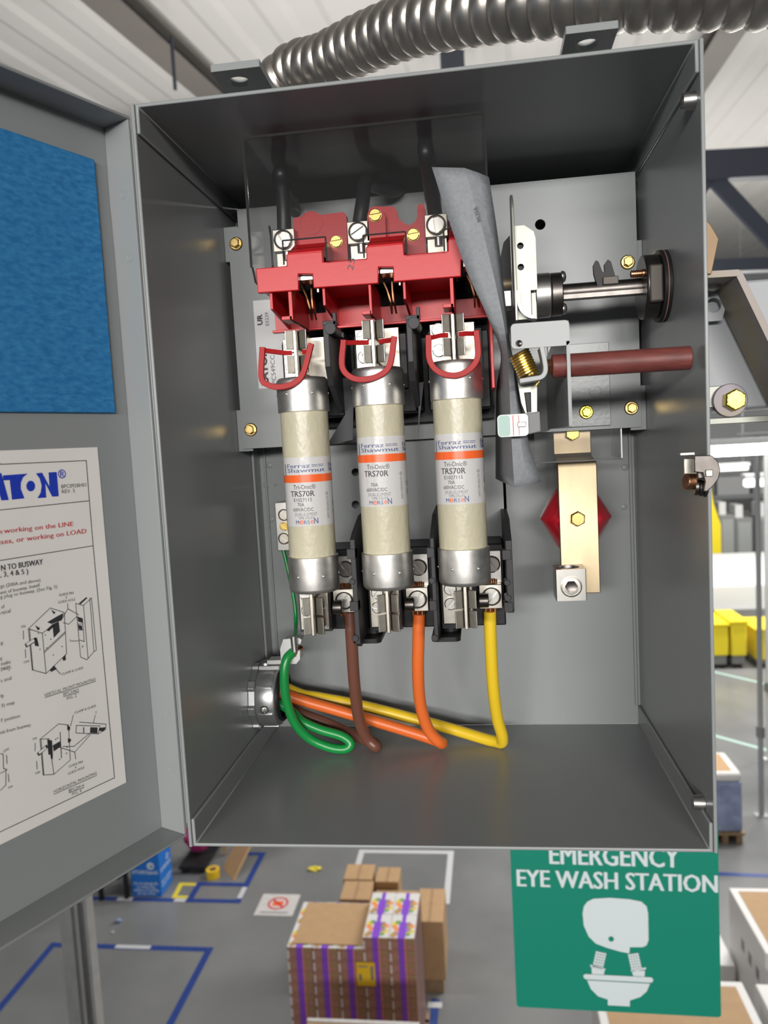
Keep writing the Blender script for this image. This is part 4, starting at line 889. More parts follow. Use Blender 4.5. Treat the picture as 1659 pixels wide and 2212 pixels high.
# neutral bus bar with lug on red stand-off
nb = thing('neutral_bar', 'pale brass neutral bus bar bolted to a red insulator', 'bus bar', (.245, .11, .116))
YN = 126; l0 = A(1204, 1002, YN); l1 = A(1289, 1002, YN); lzb = A(1290, 1281, YN).z
u0 = A(1196, 930, 122); u1 = A(1277, 930, 122)
pb = [(YN, lzb), (YN, l0.z - 3), (YN + 1.5, l0.z + .5), (148, 215.5), (150, 218), (150, 242), (153, 242), (153, 217), (150.6, 213.6), (YN + 4, l0.z - 2.4), (YN + 3, l0.z - 5), (YN + 3, lzb)]
obj('bar', MB().prism(pb, 'x', l0.x, l1.x), 'bus_metal', nb, bevel=.5)
q = A(1247, 1120, YN); screw('hex_bolt', 'hex', 'zinc_yellow', nb, (q.x, YN, q.z), 5.4)
q = A(1237, 936, 147); screw('hex_bolt', 'hex', 'zinc_bright_yellow', nb, (q.x, 150, q.z), 5.4, label='bright yellow zinc bolt')
ic = A(1243, 1117, 150)
obj('insulator', MB().lathe([(15, 0), (17, 2), (24.4, 14), (25.6, 18), (25.6, 32), (24, 36), (16, 60 - .2)], (ic.x, YN + 3, ic.z), (0, 1, 0), 6, rot=0), 'red_gloss', nb, bevel=1.2)
g0 = A(1200, 1231, 105); g1 = A(1268, 1297, 105)
xm, ym, zt2 = (g0.x + g1.x) / 2, 115.0, g0.z
lgb = MB().flat(rrect(g0.x, g1.x, 105, YN - .1, .6), [circ(xm - .5, ym, 7.4, 28)], 'z', g1.z, g0.z)
nl = obj('neutral_lug', lgb, 'nickel_bright', nb, bevel=.3)
obj('bore', MB().lathe([(7.4, 0), (7.4, 18)], (xm - .5, ym, g1.z + .4), (0, 0, 1), 24, caps=False), 'black_plastic', nl)
q = V((xm, 105, (g0.z + g1.z) / 2 - 1))
obj('set_screw', MB().lathe([(7.2, 0), (7.2, .5), (6.3, .8), (6.2, .1)], q, (0, -1, 0), 32, caps=False).lathe([(5.7, 0), (5.7, .7), (4.2, .8)], q, (0, -1, 0), 32, caps=False), 'nickel', nl)
obj('socket', MB().lathe([(4.3, 0), (4.2, .75), (2.6, .2)], q, (0, -1, 0), 6), 'dark_steel', nl)
# clear shield round the top of the neutral bar
cs = thing('clear_shield', 'clear plastic shield bent round the top of the neutral bar', 'shield', (.245, .1, .213))
cp_ = spline([A(1130, 938, 128), A(1140, 970, 108), A(1158, 995, 92)], 5)
a = A(1158, 1000, 92); c = A(1330, 996, 92)
obj('front_sheet', MB().prism([(112, 213.5), (112, 233.5), (113, 233.5), (113, 214.5), (124, 214.5), (124, 213.5)], 'x', 218, 275), 'clear_plastic', cs)
obj('side_sheet', MB().box(274.6, 275.6, 113, 150, 214.5, 233.5), 'clear_plastic', cs)
obj('curled_sheet', MB().loft([[(x, y, z) for z in (214, 233.5)] for x, y in ((218, 112), (214, 114), (211, 119), (210, 126), (212, 134))], False, False), 'clear_plastic', cs)
obj('edge', MB().box(213, 275.6, 111.6, 112.6, 213, 213.9), 'clear_edge', cs)
obj('edge', MB().box(274.8, 275.6, 112, 113, 213.5, 233.5), 'alu_white', cs)

# ------------------------------------------------------------------ flexible conduit
cpts = [(-14, 145, 44), (-50, 146, 46), (-80, 150, 110), (-84, 155, 240), (-78, 165, 345), (-66, 215, 415), (-30, 250, 480)]
cpts = [V(p) for p in cpts] + [A(610, 172, 225), A(700, 134, 195), A(790, 92, 164), A(900, 52, 128), A(1040, 22, 94), A(1200, 2, 68), A(1400, -16, 52), A(1600, -22, 50), A(1850, -28, 52), A(2300, -60, 60)]
path = spline(cpts, 60)
acc = [0]
for a, b_ in zip(path, path[1:]): acc.append(acc[-1] + (b_ - a).length)
res_ = []; rad = []; s_ = 0; i = 0; pitch = 13.0
while s_ < acc[-1] - 1:
    while acc[i + 1] < s_: i += 1
    res_.append(path[i].lerp(path[i + 1], (s_ - acc[i]) / max(acc[i + 1] - acc[i], 1e-6)))
    ph = (s_ / pitch) % 1; rad.append(17.6 + 2.6 * (abs(sin(pi * ph)) ** .7)); s_ += pitch / 10
cd_ = MB().sweep(res_, [(cos(2 * pi * k_ / 28), sin(2 * pi * k_ / 28)) for k_ in range(28)], radii=rad)
fc = thing('flexible_conduit', 'ribbed flexible steel conduit sweeping over the top of the switch box', 'conduit', (-.03, .145, .03))
obj('ribbed_tube', cd_, 'steel_conduit', fc)
obj('fitting', MB().cyl((-15, 145, 44), (-.2, 145, 44), 23, n=32), 'cast_zinc', fc, bevel=1)

# ================================================================== eye wash sign hung from the busway
SY_ = .85
s0 = AY(1116, 2175, SY_); s1 = AY(1558, 2198, SY_); zs = -.415
sx0, sx1, sz0 = s0.x, s1.x, (s0.z + s1.z) / 2
sg_ = thing('safety_sign', 'green and white emergency eye wash sign hanging under the box', 'sign', ((sx0 + sx1) / 2, SY_, sz0))
tilt = (s1.z - s0.z) / (s1.x - s0.x)
def SP(x, z, y=0): return V((x, SY_ + y, z + (x - (sx0 + sx1) / 2) * tilt))
def spx(x, y): q = AY(x, y, SY_); return (q.x, q.z - (q.x - (sx0 + sx1) / 2) * tilt)
vs2, fs2 = fill2d(rrect(sx0, sx1, sz0, zs, .006), [], .003); obj('panel', MB(1).add([SP(p[0], p[1], p[2]) for p in vs2], fs2), 'sign_green', sg_)
w_ = MB(1)
def stext(s, xl, yb, xr, hpx, bold):
    a = spx(xl, yb); c = spx(xr, yb + 18 * (xr - xl) / 430); h = a[1] - spx(xl, yb + hpx)[1]
    v3, f3 = text2d(s, w=c[0] - a[0], h=h)
    for dx, ly in ((-bold, 0), (-bold / 2, .0001), (0, .0002), (bold / 2, .0003), (bold, .0004)): w_.add([SP(a[0] + p[0] + dx, a[1] + p[1], -.0012 - ly) for p in v3], f3)
stext('EMERGENCY', 1188, 1865, 1467, 42, .0011); stext('EYE WASH STATION', 1118, 1913, 1549, 36, .0011)
U = lambda pts: [spx(800 + x / 1.9313, 1750 + y / 1.9313) for x, y in pts]
def spoly(pts, y=-.0012, mb=None): (mb or w_).add([SP(p[0], p[1], y) for p in pts], [list(range(len(pts)))])
head = [(885, 430), (890, 400), (905, 380), (930, 368), (1000, 364), (1080, 370), (1130, 380), (1152, 400), (1158, 430), (1160, 540), (1152, 562), (1135, 570), (1082, 570), (1080, 596), (1040, 588), (985, 572), (940, 555), (910, 525), (890, 480)]
spoly(U(head))
spoly(U([(888, 688), (895, 682), (1172, 696), (1180, 704), (1176, 716), (1165, 718), (900, 704), (890, 698)]))
spoly(U([(904, 708), (1166, 722), (1152, 755), (1125, 778), (1082, 792), (1082, 817), (990, 812), (990, 788), (950, 775), (920, 745)]))
spoly(U([(922, 654), (976, 668), (974, 684), (924, 682)])); spoly(U([(917, 642), (980, 660), (978, 668), (918, 652)]))
spoly(U([(1090, 668), (1145, 668), (1143, 693), (1096, 690)])); spoly(U([(1086, 664), (1148, 654), (1150, 662), (1088, 672)]))
for bx_, by_, sx_ in ((945, 592, -1), (1080, 604, 1)):
    for r_ in range(6):
        for c_ in range(4):
            q = U([(bx_ + c_ * 11 + sx_ * r_ * 2.5, by_ + r_ * 11 + (c_ * 2.5 if sx_ < 0 else -c_ * 1.5))])[0]
            spoly([(q[0] + .0026 * cos(t), q[1] + .0026 * sin(t)) for t in [pi / 3 * i for i in range(6)]])
obj('lettering', w_, 'sign_white', sg_, smooth=False)
ey = MB(1); q = U([(1004, 535)])[0]; spoly([(q[0] + .0046 * cos(t), q[1] + .0046 * sin(t)) for t in [pi / 8 * i for i in range(16)]], -.002, ey); obj('eye_dot', ey, 'sign_green', sg_, smooth=False)
for xx, xt_ in ((sx0 + .05, .22), (sx0 + .24, .30)):
    obj('hanger_wire', MB(1).tube([(xx, SY_, zs - .005), (xx * .6 + xt_ * .4, .62, -.1), (xt_, .336, .31)], .002, 6, 4), 'galvanised', sg_)

# ================================================================== floor marks
def strip(mb, a, b, w=.06, z=.0):
    a = V((a[0], a[1], 0)); b = V((b[0], b[1], 0)); t = (b - a).normalized(); n_ = V((-t.y, t.x, 0)) * w / 2; a -= t * w / 2; b += t * w / 2
    for q in (0,): mb.add([V((p.x, p.y, FLOOR + zz)) for zz in (.0005, .002 + z) for p in (a + n_, a - n_, b - n_, b + n_)], [(3, 2, 1, 0), (4, 5, 6, 7), (0, 1, 5, 4), (1, 2, 6, 5), (2, 3, 7, 6), (3, 0, 4, 7)])
def tape(name, m, lab, segs, w=.06):
    mb = MB(1)
    for i_, (a, b) in enumerate(segs): strip(mb, a, b, w, .0006 * i_)
    return tag(obj(name, mb, m), lab, 'floor tape')
t1 = tape('floor_tape', 'tape_blue', 'blue floor tape rectangle round the bare patch below the strut posts', [((-3.80, 5.68), (-2.34, 5.68)), ((-2.34, 5.68), (-2.34, 3.9)), ((-3.80, 5.68), (-3.80, 3.9))])
q = AZ(285, 2046); lb_ = MB(1); strip(lb_, (q.x - .13, q.y), (q.x + .15, q.y), .045, .002); obj('tape_label', lb_, 'tape_white', t1)
t2 = tape('floor_tape', 'tape_blue', 'blue floor tape bay around the blue carton and tape roll', [((-3.95, 6.39), (-2.31, 6.39)), ((-2.31, 6.39), (-2.31, 7.25)), ((-2.31, 7.25), (-2.5, 7.25)), ((-2.32, 6.67), (-2.79, 6.67)), ((-2.80, 6.67), (-2.80, 6.39))])
for x0, y0, x1, y1 in ((258, 1944, 280, 1945), (382, 1945, 396, 1945)):
    a = AZ(x0, y0); b = AZ(x1, y1); lb_ = MB(1); strip(lb_, (a.x, 6.385), (b.x, 6.385), .05, .003); obj('tape_label', lb_, 'tape_white', t2)
lb_ = MB(1); strip(lb_, (-2.31, 6.46), (-2.31, 6.60), .05, .003); obj('tape_label', lb_, 'tape_white', t2)
tape('floor_tape', 'tape_yellow', 'small yellow floor tape rectangle beside the yellow tape roll', [((-2.97, 6.44), (-2.80, 6.44)), ((-2.80, 6.44), (-2.80, 6.66)), ((-2.80, 6.66), (-2.99, 6.66)), ((-2.99, 6.66), (-2.97, 6.44))], .045)
t3 = tape('floor_tape', 'tape_blue', 'long blue floor tape line running past the purple carton pallet', [((-.335, 3.4), (-.335, 5.15))])
for x, y in ((959, 2024), (945, 2172)):
    q = AZ(x, y); lb_ = MB(1); strip(lb_, (-.36, q.y), (-.31, q.y), .06, .003); obj('tape_label', lb_, 'tape_white', t3)
tape('floor_tape', 'tape_white', 'white floor tape corner behind the stacked brown cartons', [((-1.24, 7.33), (-.29, 7.33)), ((-.29, 7.33), (-.30, 6.45)), ((-1.24, 7.33), (-1.24, 6.8))])
tape('floor_tape', 'tape_green', 'pale green floor tape line nearer the wrapped pallet', [((2.2, 11.6), (5.2, 8.6))], .07)
tape('floor_tape', 'tape_green', 'pale green floor tape line nearer the yellow bins', [((2.8, 15.0), (7.0, 10.2))], .07)
tape('floor_tape', 'tape_blue', 'blue floor tape line between the wrapped pallet and white cartons', [((2.3, 7.0), (3.4, 6.95)), ((3.0, 7.4), (4.0, 6.2))], .06)
q = AZ(1308, 2195); tape('floor_tape', 'tape_white', 'white printed floor tape below the green sign', [((q.x, q.y - 1.2), (q.x, q.y + .25))], .05)
# floor sign
c4 = [AZ(548, 1978), AZ(635, 1978), AZ(645, 1932), AZ(565, 1932)]; ctr = sum(c4, V((0, 0, 0))) / 4
fs_ = thing('floor_sign', 'white floor sign with a red no-stepping circle on the concrete', 'sign', ctr)
obj('plate', MB(1).box(-2.09, -1.72, 6.18, 6.52, FLOOR, FLOOR + .003), 'plate_white', fs_)
rg = MB(1); cx_, cy_ = -1.905, 6.37
v3, f3 = fill2d(circ(cx_, cy_, .10, 28), [circ(cx_, cy_, .08, 28)], .001); rg.add([(p[0], p[1], FLOOR + .0035 + p[2]) for p in v3], f3)
rg.obox((cx_, cy_, FLOOR + .004), ((.7, -.7, 0), (.7, .7, 0), (0, 0, 1)), (.17, .02, .001)); obj('red_circle', rg, 'ink_red', fs_)
obj('foot_symbol', MB(1).box(cx_ - .05, cx_ + .05, cy_ - .04, cy_ + .035, FLOOR + .003, FLOOR + .0034), 'ink_orange', fs_)
obj('caption', MB(1).box(cx_ - .13, cx_ + .13, 6.215, 6.235, FLOOR + .003, FLOOR + .0035), 'ink_gray', fs_)
# litter
def crumple(name, p, r, m, lab, flat_=.5):
    b = MB(1); b.sphere((0, 0, 0), r, 5, (1, .7, flat_))
    zmn = min(v.z for v in b.v)
    b.v = [V((v.x * (1 + .5 * random.uniform(-1, 1)), v.y * (1 + .5 * random.uniform(-1, 1)), (v.z - zmn) * (1 + .3 * random.uniform(-1, 1)))) + V((p.x, p.y, FLOOR + .001)) for v in b.v]
    tag(obj(name, b, m, smooth=False), lab, 'litter')
crumple('paper_scrap', AZ(254, 1993), .035, 'wrap_blue', 'crumpled pale plastic scrap lying on the concrete')
crumple('paper_scrap', AZ(680, 1879), .06, 'tape_yellow', 'pale yellow scrap lying beside the floor sign', .2)
crumple('paper_scrap', AZ(243, 2016), .018, 'plate_white', 'tiny white crumb near the plastic scrap')

# blue carton, leaning board, tape roll, pink bag, bench
bc = thing('blue_carton', 'bright blue printed carton standing in the taped bay', 'carton', (-3.25, 6.57, FLOOR))
obj('carton', MB(1).box(-3.40, -3.10, 6.44, 6.72, FLOOR + .001, FLOOR + .56), 'box_blue', bc, bevel=.004)
lt_ = MB(1)
def fronttext(s, x, z, w, h, y=6.4385, bold=.02):
    v3, f3 = text2d(s, w=w, h=h, bold=bold); lt_.add([(x + p[0], y, FLOOR + z + p[1]) for p in v3], f3)
def sidetext(s, y, z, w, h, x=-3.0985):
    v3, f3 = text2d(s, w=w, h=h, bold=.02); lt_.add([(x, y + p[0], FLOOR + z + p[1]) for p in v3], f3)
fronttext('STOROpack', -3.385, .235, .27, .035); 
for i, s_ in enumerate(('Do not damage lift,', 'no cutting, heat,', 'stickers or marking', 'at any time.')): fronttext(s_, -3.375 + (.03 if i in (1, 3) else 0), .125 - i * .034, .25 - (.06 if i in (1, 3) else 0), .024)
v3, f3 = fill2d(circ(-3.19, .315, .036, 20), [circ(-3.185, .312, .016, 14)], .001); lt_.add([(p[0], 6.4385 - p[2], FLOOR + p[1]) for p in v3], f3)
sidetext('STOROpack', 6.46, .235, .24, .035); sidetext('Do not damage', 6.47, .12, .22, .022); sidetext('at any time.', 6.47, .085, .2, .02); sidetext('O', 6.60, .29, .06, .06)
obj('lettering', lt_, 'sign_white', bc, smooth=False)
q = AZ(457, 1900)
tr = thing('tape_roll', 'yellow roll of tape lying on the concrete in the bay', 'tape roll', (q.x, q.y + .05, FLOOR))
ring = lambda r0, r1, h: MB(1).loft([[(q.x + r_ * cos(2 * pi * i / 28), q.y + .05 + r_ * sin(2 * pi * i / 28), FLOOR + z) for i in range(28)] for r_, z in ((r0, .001), (r1, .001), (r1, h), (r0, h), (r0, .001))], caps=False)
obj('tape', ring(.042, .068, .085), 'tag_yellow', tr); obj('core', ring(.036, .042, .083), 'cardboard', tr)
lb2 = thing('leaning_board', 'brown cardboard sheet leaning at the edge of the taped bay', 'cardboard', (-2.5, 6.9, FLOOR))
P_ = V((-2.66, 6.98, FLOOR + .001)); Q_ = V((-2.477, 6.75, FLOOR + .001)); U_ = V((.38, .6, .75)); T_ = V((.025, .02, 0))
obj('sheet', MB(1).add([P_, Q_, Q_ + U_, P_ + U_, P_ + T_, Q_ + T_, Q_ + U_ + T_, P_ + U_ + T_], [(0, 1, 2, 3), (7, 6, 5, 4), (0, 4, 5, 1), (1, 5, 6, 2), (2, 6, 7, 3), (3, 7, 4, 0)]), 'cardboard', lb2, smooth=False)
tag(obj('wood_slat', MB(1).obox((-2.70, 7.28, FLOOR + .262), ((.1, .3, .95), (1, 0, -.1), (0, 1, -.3)), (.5, .05, .03)), 'wood'), 'short wooden slat leaning beside the cardboard sheet', 'slat')
pb_ = thing('pink_bag', 'crumpled pink plastic bag on the low black platform', 'bag', (-2.98, 7.1, FLOOR + .085))
b = MB(1); b.sphere((-2.96, 7.12, FLOOR + .26), .14, 8, (1, .8, 1.0)); b.v = [v + V((random.uniform(-.03, .03), random.uniform(-.03, .03), random.uniform(-.03, .03))) for v in b.v]; obj('bag', b, 'pink_plastic', pb_)
bn = thing('floor_platform', 'low black platform on the floor behind the blue carton', 'platform', (-2.9, 7.1, FLOOR))
obj('deck', MB(1).box(-3.08, -2.80, 6.84, 7.5, FLOOR + .05, FLOOR + .08), 'black_steel', bn)
for x in (-3.06, -2.88):
    for y in (6.86, 7.4): obj('leg', MB(1).box(x, x + .06, y, y + .08, FLOOR, FLOOR + .05), 'black_steel', bn)
fr_ = thing('steel_rack', 'black tube rack with a tilted panel beside the blue carton', 'rack', (-3.6, 6.5, FLOOR))
for x, y in ((-3.69, 6.37), (-3.44, 6.40), (-3.69, 6.75), (-3.44, 6.75)): obj('leg', MB(1).box(x - .018, x + .018, y - .018, y + .018, FLOOR, FLOOR + .6), 'black_steel', fr_)
obj('panel', MB(1).obox((-3.565, 6.56, FLOOR + .30), ((1, 0, .0), (0, .8, .35), (0, -.35, .8)), (.24, .34, .01)), 'tape_blue', fr_)
obj('frame_top', MB(1).box(-3.71, -3.42, 6.35, 6.77, FLOOR + .58, FLOOR + .6), 'black_steel', fr_)

# ================================================================== purple carton pallet
PY = 4.30
fl_ = AY(620, 2046, PY); frt = AY(905, 2052, PY); ztop = (fl_.z + frt.z) / 2
cw = .172; ch = .083; x0p = fl_.x; bk_ = AZ(700, 1948, ztop); dep = (bk_.y - PY) / 2
ntier = int((ztop - FLOOR - .13) / ch); zbase = ztop - ntier * ch
pal = thing('pallet', 'wooden pallet under the purple striped cartons', 'pallet', (x0p + .43, PY + dep, FLOOR))
for i in range(7): obj('deck_board', MB(1).box(x0p - .02, x0p + 5 * cw + .02, PY + i * (2 * dep - .1) / 6, PY + i * (2 * dep - .1) / 6 + .1, zbase - .02, zbase - .001), 'wood', pal)
for i in range(3): obj('stringer', MB(1).box(x0p + i * (5 * cw - .04) / 2, x0p + i * (5 * cw - .04) / 2 + .04, PY, PY + 2 * dep, FLOOR, zbase - .02), 'wood', pal)
def carton_proto():
    r = thing('printed_carton', 'x', 'carton', (0, 0, 0), 'purple striped cartons on the pallet')
    w, d, h = cw - .003, dep - .004, ch - .002
    obj('carton', MB(1).box(0, w, 0, d, 0, h), 'carton_maroon', r)
    obj('purple_stripe', MB(1).box(w * .36, w * .60, -.0012, 0, 0, h), 'carton_purple', r)
    obj('orange_stripe', MB(1).box(w * .60, w * .64, -.0011, 0, 0, h), 'carton_orange', r)
    obj('white_edge', MB(1).box(w * .0, w * .07, -.0012, 0, 0, h * .7), 'carton_white', r)
    obj('brown_panel', MB(1).box(w * .68, w * .99, -.0010, 0, h * .42, h), 'cardboard_dark', r)
    return r
def top_art(r):
    w, d, h = cw - .003, dep - .004, ch - .002; z = h
    obj('top_print', MB(1).box(0, w, 0, d, z, z + .0008), 'carton_white', r)
    obj('top_print', MB(1).box(w * .34, w * .64, 0, d * .66, z + .0008, z + .0016), 'carton_purple', r)
    obj('top_print', MB(1).box(w * .42, w * .58, d * .66, d, z + .0008, z + .0016), 'carton_purple', r)
    for k_ in range(16):
        cx = w * random.choice((.16, .22, .28, .70, .78, .84)); cyy = d * (.10 + .58 * random.random())
        obj('top_print', MB(1).lathe([(.022, 0), (.022, .0012)], (cx, cyy, z), (0, 0, 1), 8), random.choice(('carton_orange', 'carton_green', 'carton_purple', 'carton_maroon', 'tape_yellow')), r)
ORD = 'zeroth first second third fourth fifth sixth seventh eighth ninth tenth eleventh twelfth thirteenth'.split()
COLW = ('column away from blue tape', 'second column from the far end', 'middle column', 'column beside the end column', 'end column by blue tape')
P1 = carton_proto(); P2 = carton_proto(); top_art(P2)
used = set()
for t in range(ntier + 1):
    for c in range(5):
        for d in range(2):
            if t == ntier and c < 3: continue
            top = (t == ntier) or (t == ntier - 1 and c < 3)
            src = P2 if top else P1
            loc = V((x0p + c * cw + random.uniform(-.0007, .0007), PY + d * dep + random.uniform(-.002, .001), zbase + t * ch))
            if src.name in used: o = copy_tree(src, loc)
            else: o = src; o.location = loc; used.add(src.name)
            o['group'] = 'purple striped cartons on the pallet'
            if t == ntier: o['label'] = 'purple striped carton with printed top, highest tier, ' + ('front', 'rear')[d] + ' row, ' + COLW[c]
            elif top: o['label'] = 'purple striped carton under the flat cardboard sheet, ' + ('front', 'rear')[d] + ' row, ' + COLW[c]
            else: o['label'] = 'purple striped carton, ' + ('front', 'rear')[d] + ' row, ' + ORD[ntier - 1 - t] + ' tier down, ' + COLW[c]
q0 = AZ(640, 2034, ztop + .004); q1 = AZ(785, 2040, ztop + .004)
cs_ = obj('cardboard_sheet', MB(1).box(x0p + .035, x0p + 3 * cw - .004, PY + .03, PY + 2 * dep - .02, ztop + .0012, ztop + .006), 'cardboard'); tag(cs_, 'flat cardboard sheet lying on top of the purple cartons', 'cardboard')
a = AY(769, 2079, PY - .01); c = AY(812, 2131, PY - .01)
tg = thing('pallet_tag', 'yellow paper tag stuck on the front of the purple cartons', 'tag', (a.x, PY, c.z))
obj('tag', MB(1).box(a.x, c.x, PY - .008, PY - .006, c.z, a.z), 'tag_yellow', tg)
wq = c.x - a.x; hq = a.z - c.z
obj('printing', MB(1).box(a.x + .1 * wq, a.x + .6 * wq, PY - .0085, PY - .008, a.z - .2 * hq, a.z - .14 * hq).box(a.x + .12 * wq, a.x + .26 * wq, PY - .0085, PY - .008, c.z + .22 * hq, c.z + .5 * hq).box(a.x + .76 * wq, a.x + .9 * wq, PY - .0085, PY - .008, c.z + .25 * hq, c.z + .85 * hq), 'ink_gray', tg)
xr = x0p + 5 * cw
wr = MB(1).add([(xr + .004, PY, FLOOR + .2), (xr + .006, PY + 2 * dep, FLOOR + .2), (xr + .006, PY + 2 * dep, ztop + ch), (xr + .004, PY, ztop + ch)], [(0, 1, 2, 3)])
tag(obj('stretch_wrap', wr, 'stretch_wrap'), 'clear stretch wrap on the side of the purple carton pallet', 'wrap')
# cardboard topped stack in front of the purple pallet
q = AY(665, 2201, 3.62); r_ = AY(906, 2203, 3.62)
fst = thing('open_carton', 'large plain carton with a pink rim in front of the purple cartons', 'carton', ((q.x + r_.x) / 2, 3.3, FLOOR))
obj('carton', MB(1).box(q.x, r_.x, 3.05, 3.62, FLOOR + .001, q.z - .004), 'cardboard', fst, bevel=.004)
obj('rim', MB(1).box(q.x, r_.x, 3.60, 3.622, q.z - .004, q.z + .006), 'plate_white', fst)
# plain brown cartons behind
for x0_, x1_, y0_, y1_, hz, lab in ((-1.13, -.88, 5.76, 6.0, .62, 'plain brown carton at the far end of the brown carton stack'), (-1.11, -.86, 5.47, 5.74, .62, 'plain brown carton tucked behind the purple pallet'), (-.85, -.65, 5.73, 5.96, .62, 'plain brown carton with taped flaps in the middle of the brown stack'), (-.84, -.48, 5.45, 5.71, .56, 'plain brown carton beside the tall brown end carton'), (-.465, -.25, 5.23, 5.68, .60, 'plain brown end carton nearest the blue floor tape line')):
    z = FLOOR + hz; a = V((x0_, y0_, z)); c = V((x1_, y1_, z))
    r = thing('brown_carton', lab, 'carton', ((a.x + c.x) / 2, (a.y + c.y) / 2, FLOOR), 'plain brown cartons')
    obj('carton', MB(1).box(a.x, x1_, a.y, max(c.y, a.y + .12), FLOOR + .12, z), 'cardboard', r, bevel=.004)
    obj('tape_seam', MB(1).box((a.x + x1_) / 2 - .012, (a.x + x1_) / 2 + .012, a.y, max(c.y, a.y + .12), z, z + .001), 'cardboard_dark', r)
    obj('pallet_block', MB(1).box(a.x + .02, x1_ - .02, a.y + .02, max(c.y, a.y + .12) - .02, FLOOR, FLOOR + .12), 'wood', r)
# ================================================================== strut posts lower left
for i, (x, w_px, lab) in enumerate(((150, 30, 'galvanised strut post with bolted clamp beneath the open door'), (183, 36, 'ribbed galvanised strut post touching its bolted neighbour'))):
    Ys = 1.72; q = AY(x, 2080, Ys); q.x += .002 * i; hw_ = .0205
    r = thing('strut_post', lab, 'post', (q.x, Ys, FLOOR))
    prof = [(-hw_, 0), (hw_, 0), (hw_, .041), (.010, .041), (.010, .034), (hw_ - .004, .034), (hw_ - .004, .004), (-hw_ + .004, .004), (-hw_ + .004, .034), (-.010, .034), (-.010, .041), (-hw_, .041)]
    if i: prof = [(x_, .041 - y_) for x_, y_ in prof]
    obj('channel', MB(1).prism([(q.x + x_, Ys + y_) for x_, y_ in prof], 'z', FLOOR, -.55 - (0 if i else .03)), 'galvanised', r, smooth=False)
    obj('base_plate', MB(1).box(q.x - .0205, q.x + .0205, Ys - .05, Ys + .09, FLOOR, FLOOR + .008), 'galvanised', r)
    for zz in ((-.64, -.95), (-1.12,))[i]:
        obj('clamp', MB(1).box(q.x - .0205, q.x + .0205, Ys - .006, Ys, zz - .012, zz + .012), 'galvanised', r, bevel=.002)
        o = screw('bolt', 'hex', 'zinc', r, (q.x * 1000 + 6, Ys * 1000 - 6, zz * 1000), 8)
# ================================================================== far side of the hall, right of the box
def boxthing(name, lab, cat, x0, x1, y0, y1, z0, z1, m, grp=None, extra=None, bev=.01):
    r = thing(name, lab, cat, ((x0 + x1) / 2, (y0 + y1) / 2, z0), grp)
    obj('body', MB(1).box(x0, x1, y0, y1, z0, z1), m, r, bevel=bev)
    if extra: extra(r)
    return r
# wrapped pallet
a = AZ(1530, 1822); c = AZ(1604, 1822); hgt = AY(1600, 1690, a.y).z
def wx(r):
    obj('white_top', MB(1).box(a.x, c.x, a.y, a.y + .55, hgt, hgt + .10), 'carton_white', r, bevel=.03)
    obj('top_sheet', MB(1).box(a.x + .03, c.x - .08, a.y + .05, a.y + .48, hgt + .10, hgt + .104), 'cardboard', r)
    for i in range(3): obj('pallet_board', MB(1).box(a.x - .02, c.x + .02, a.y + i * .22 - .02, a.y + i * .22 + .08, FLOOR + .1, FLOOR + .125), 'wood', r)
    for i in range(3): obj('pallet_runner', MB(1).box(a.x + i * (c.x - a.x - .06) / 2, a.x + i * (c.x - a.x - .06) / 2 + .06, a.y, a.y + .55, FLOOR, FLOOR + .1), 'wood', r)
boxthing('wrapped_pallet', 'bluish shrink-wrapped pallet load with a white top beside the box', 'pallet load', a.x, c.x, a.y, a.y + .55, FLOOR + .13, hgt, 'wrap_blue', None, wx)
# white cartons lower right
def white_carton(xl, yt, xr_, hz, dd, lab, Yd=None, brown=True):
    z = FLOOR + hz; a = AZ(xl, yt, z); c = AZ(xr_, yt, z)
    r = thing('white_carton', lab, 'carton', ((a.x + c.x) / 2, a.y + dd / 2, FLOOR), 'white cartons on the hall floor')
    obj('carton', MB(1).box(a.x, c.x, a.y, a.y + dd, FLOOR + .001, z), 'carton_white', r, bevel=.006)
    if brown: obj('inner_board', MB(1).box(a.x + .05, c.x - .05, a.y + .05, a.y + dd - .05, z, z + .004), 'cardboard', r)
    for i in range(3): obj('print_mark', MB(1).box(a.x - .001, a.x, a.y + .12 + i * .14, a.y + .18 + i * .14, z - .28, z - .2), 'ink_gray', r)
    obj('red_print', MB(1).box(a.x + (c.x - a.x) * .45, a.x + (c.x - a.x) * .6, a.y - .001, a.y, z - .32, z - .2), 'ink_red', r)
    obj('side_print', MB(1).box(a.x + .1, a.x + .16, a.y - .001, a.y, z - .6, z - .5), 'ink_gray', r)
white_carton(1654, 2060, 1900, 1.0, .72, 'tall white carton with red print and a brown lid on the hall floor')
white_carton(1315, 2300, 1690, 1.05, .66, 'white carton with a wide brown lid under the green sign')
white_carton(1535, 2085, 1588, .55, .5, 'low white carton between the green sign and the tall white carton', brown=False)
white_carton(1720, 2300, 1990, 1.0, .6, 'white carton by the edge of the tall white carton', brown=False)
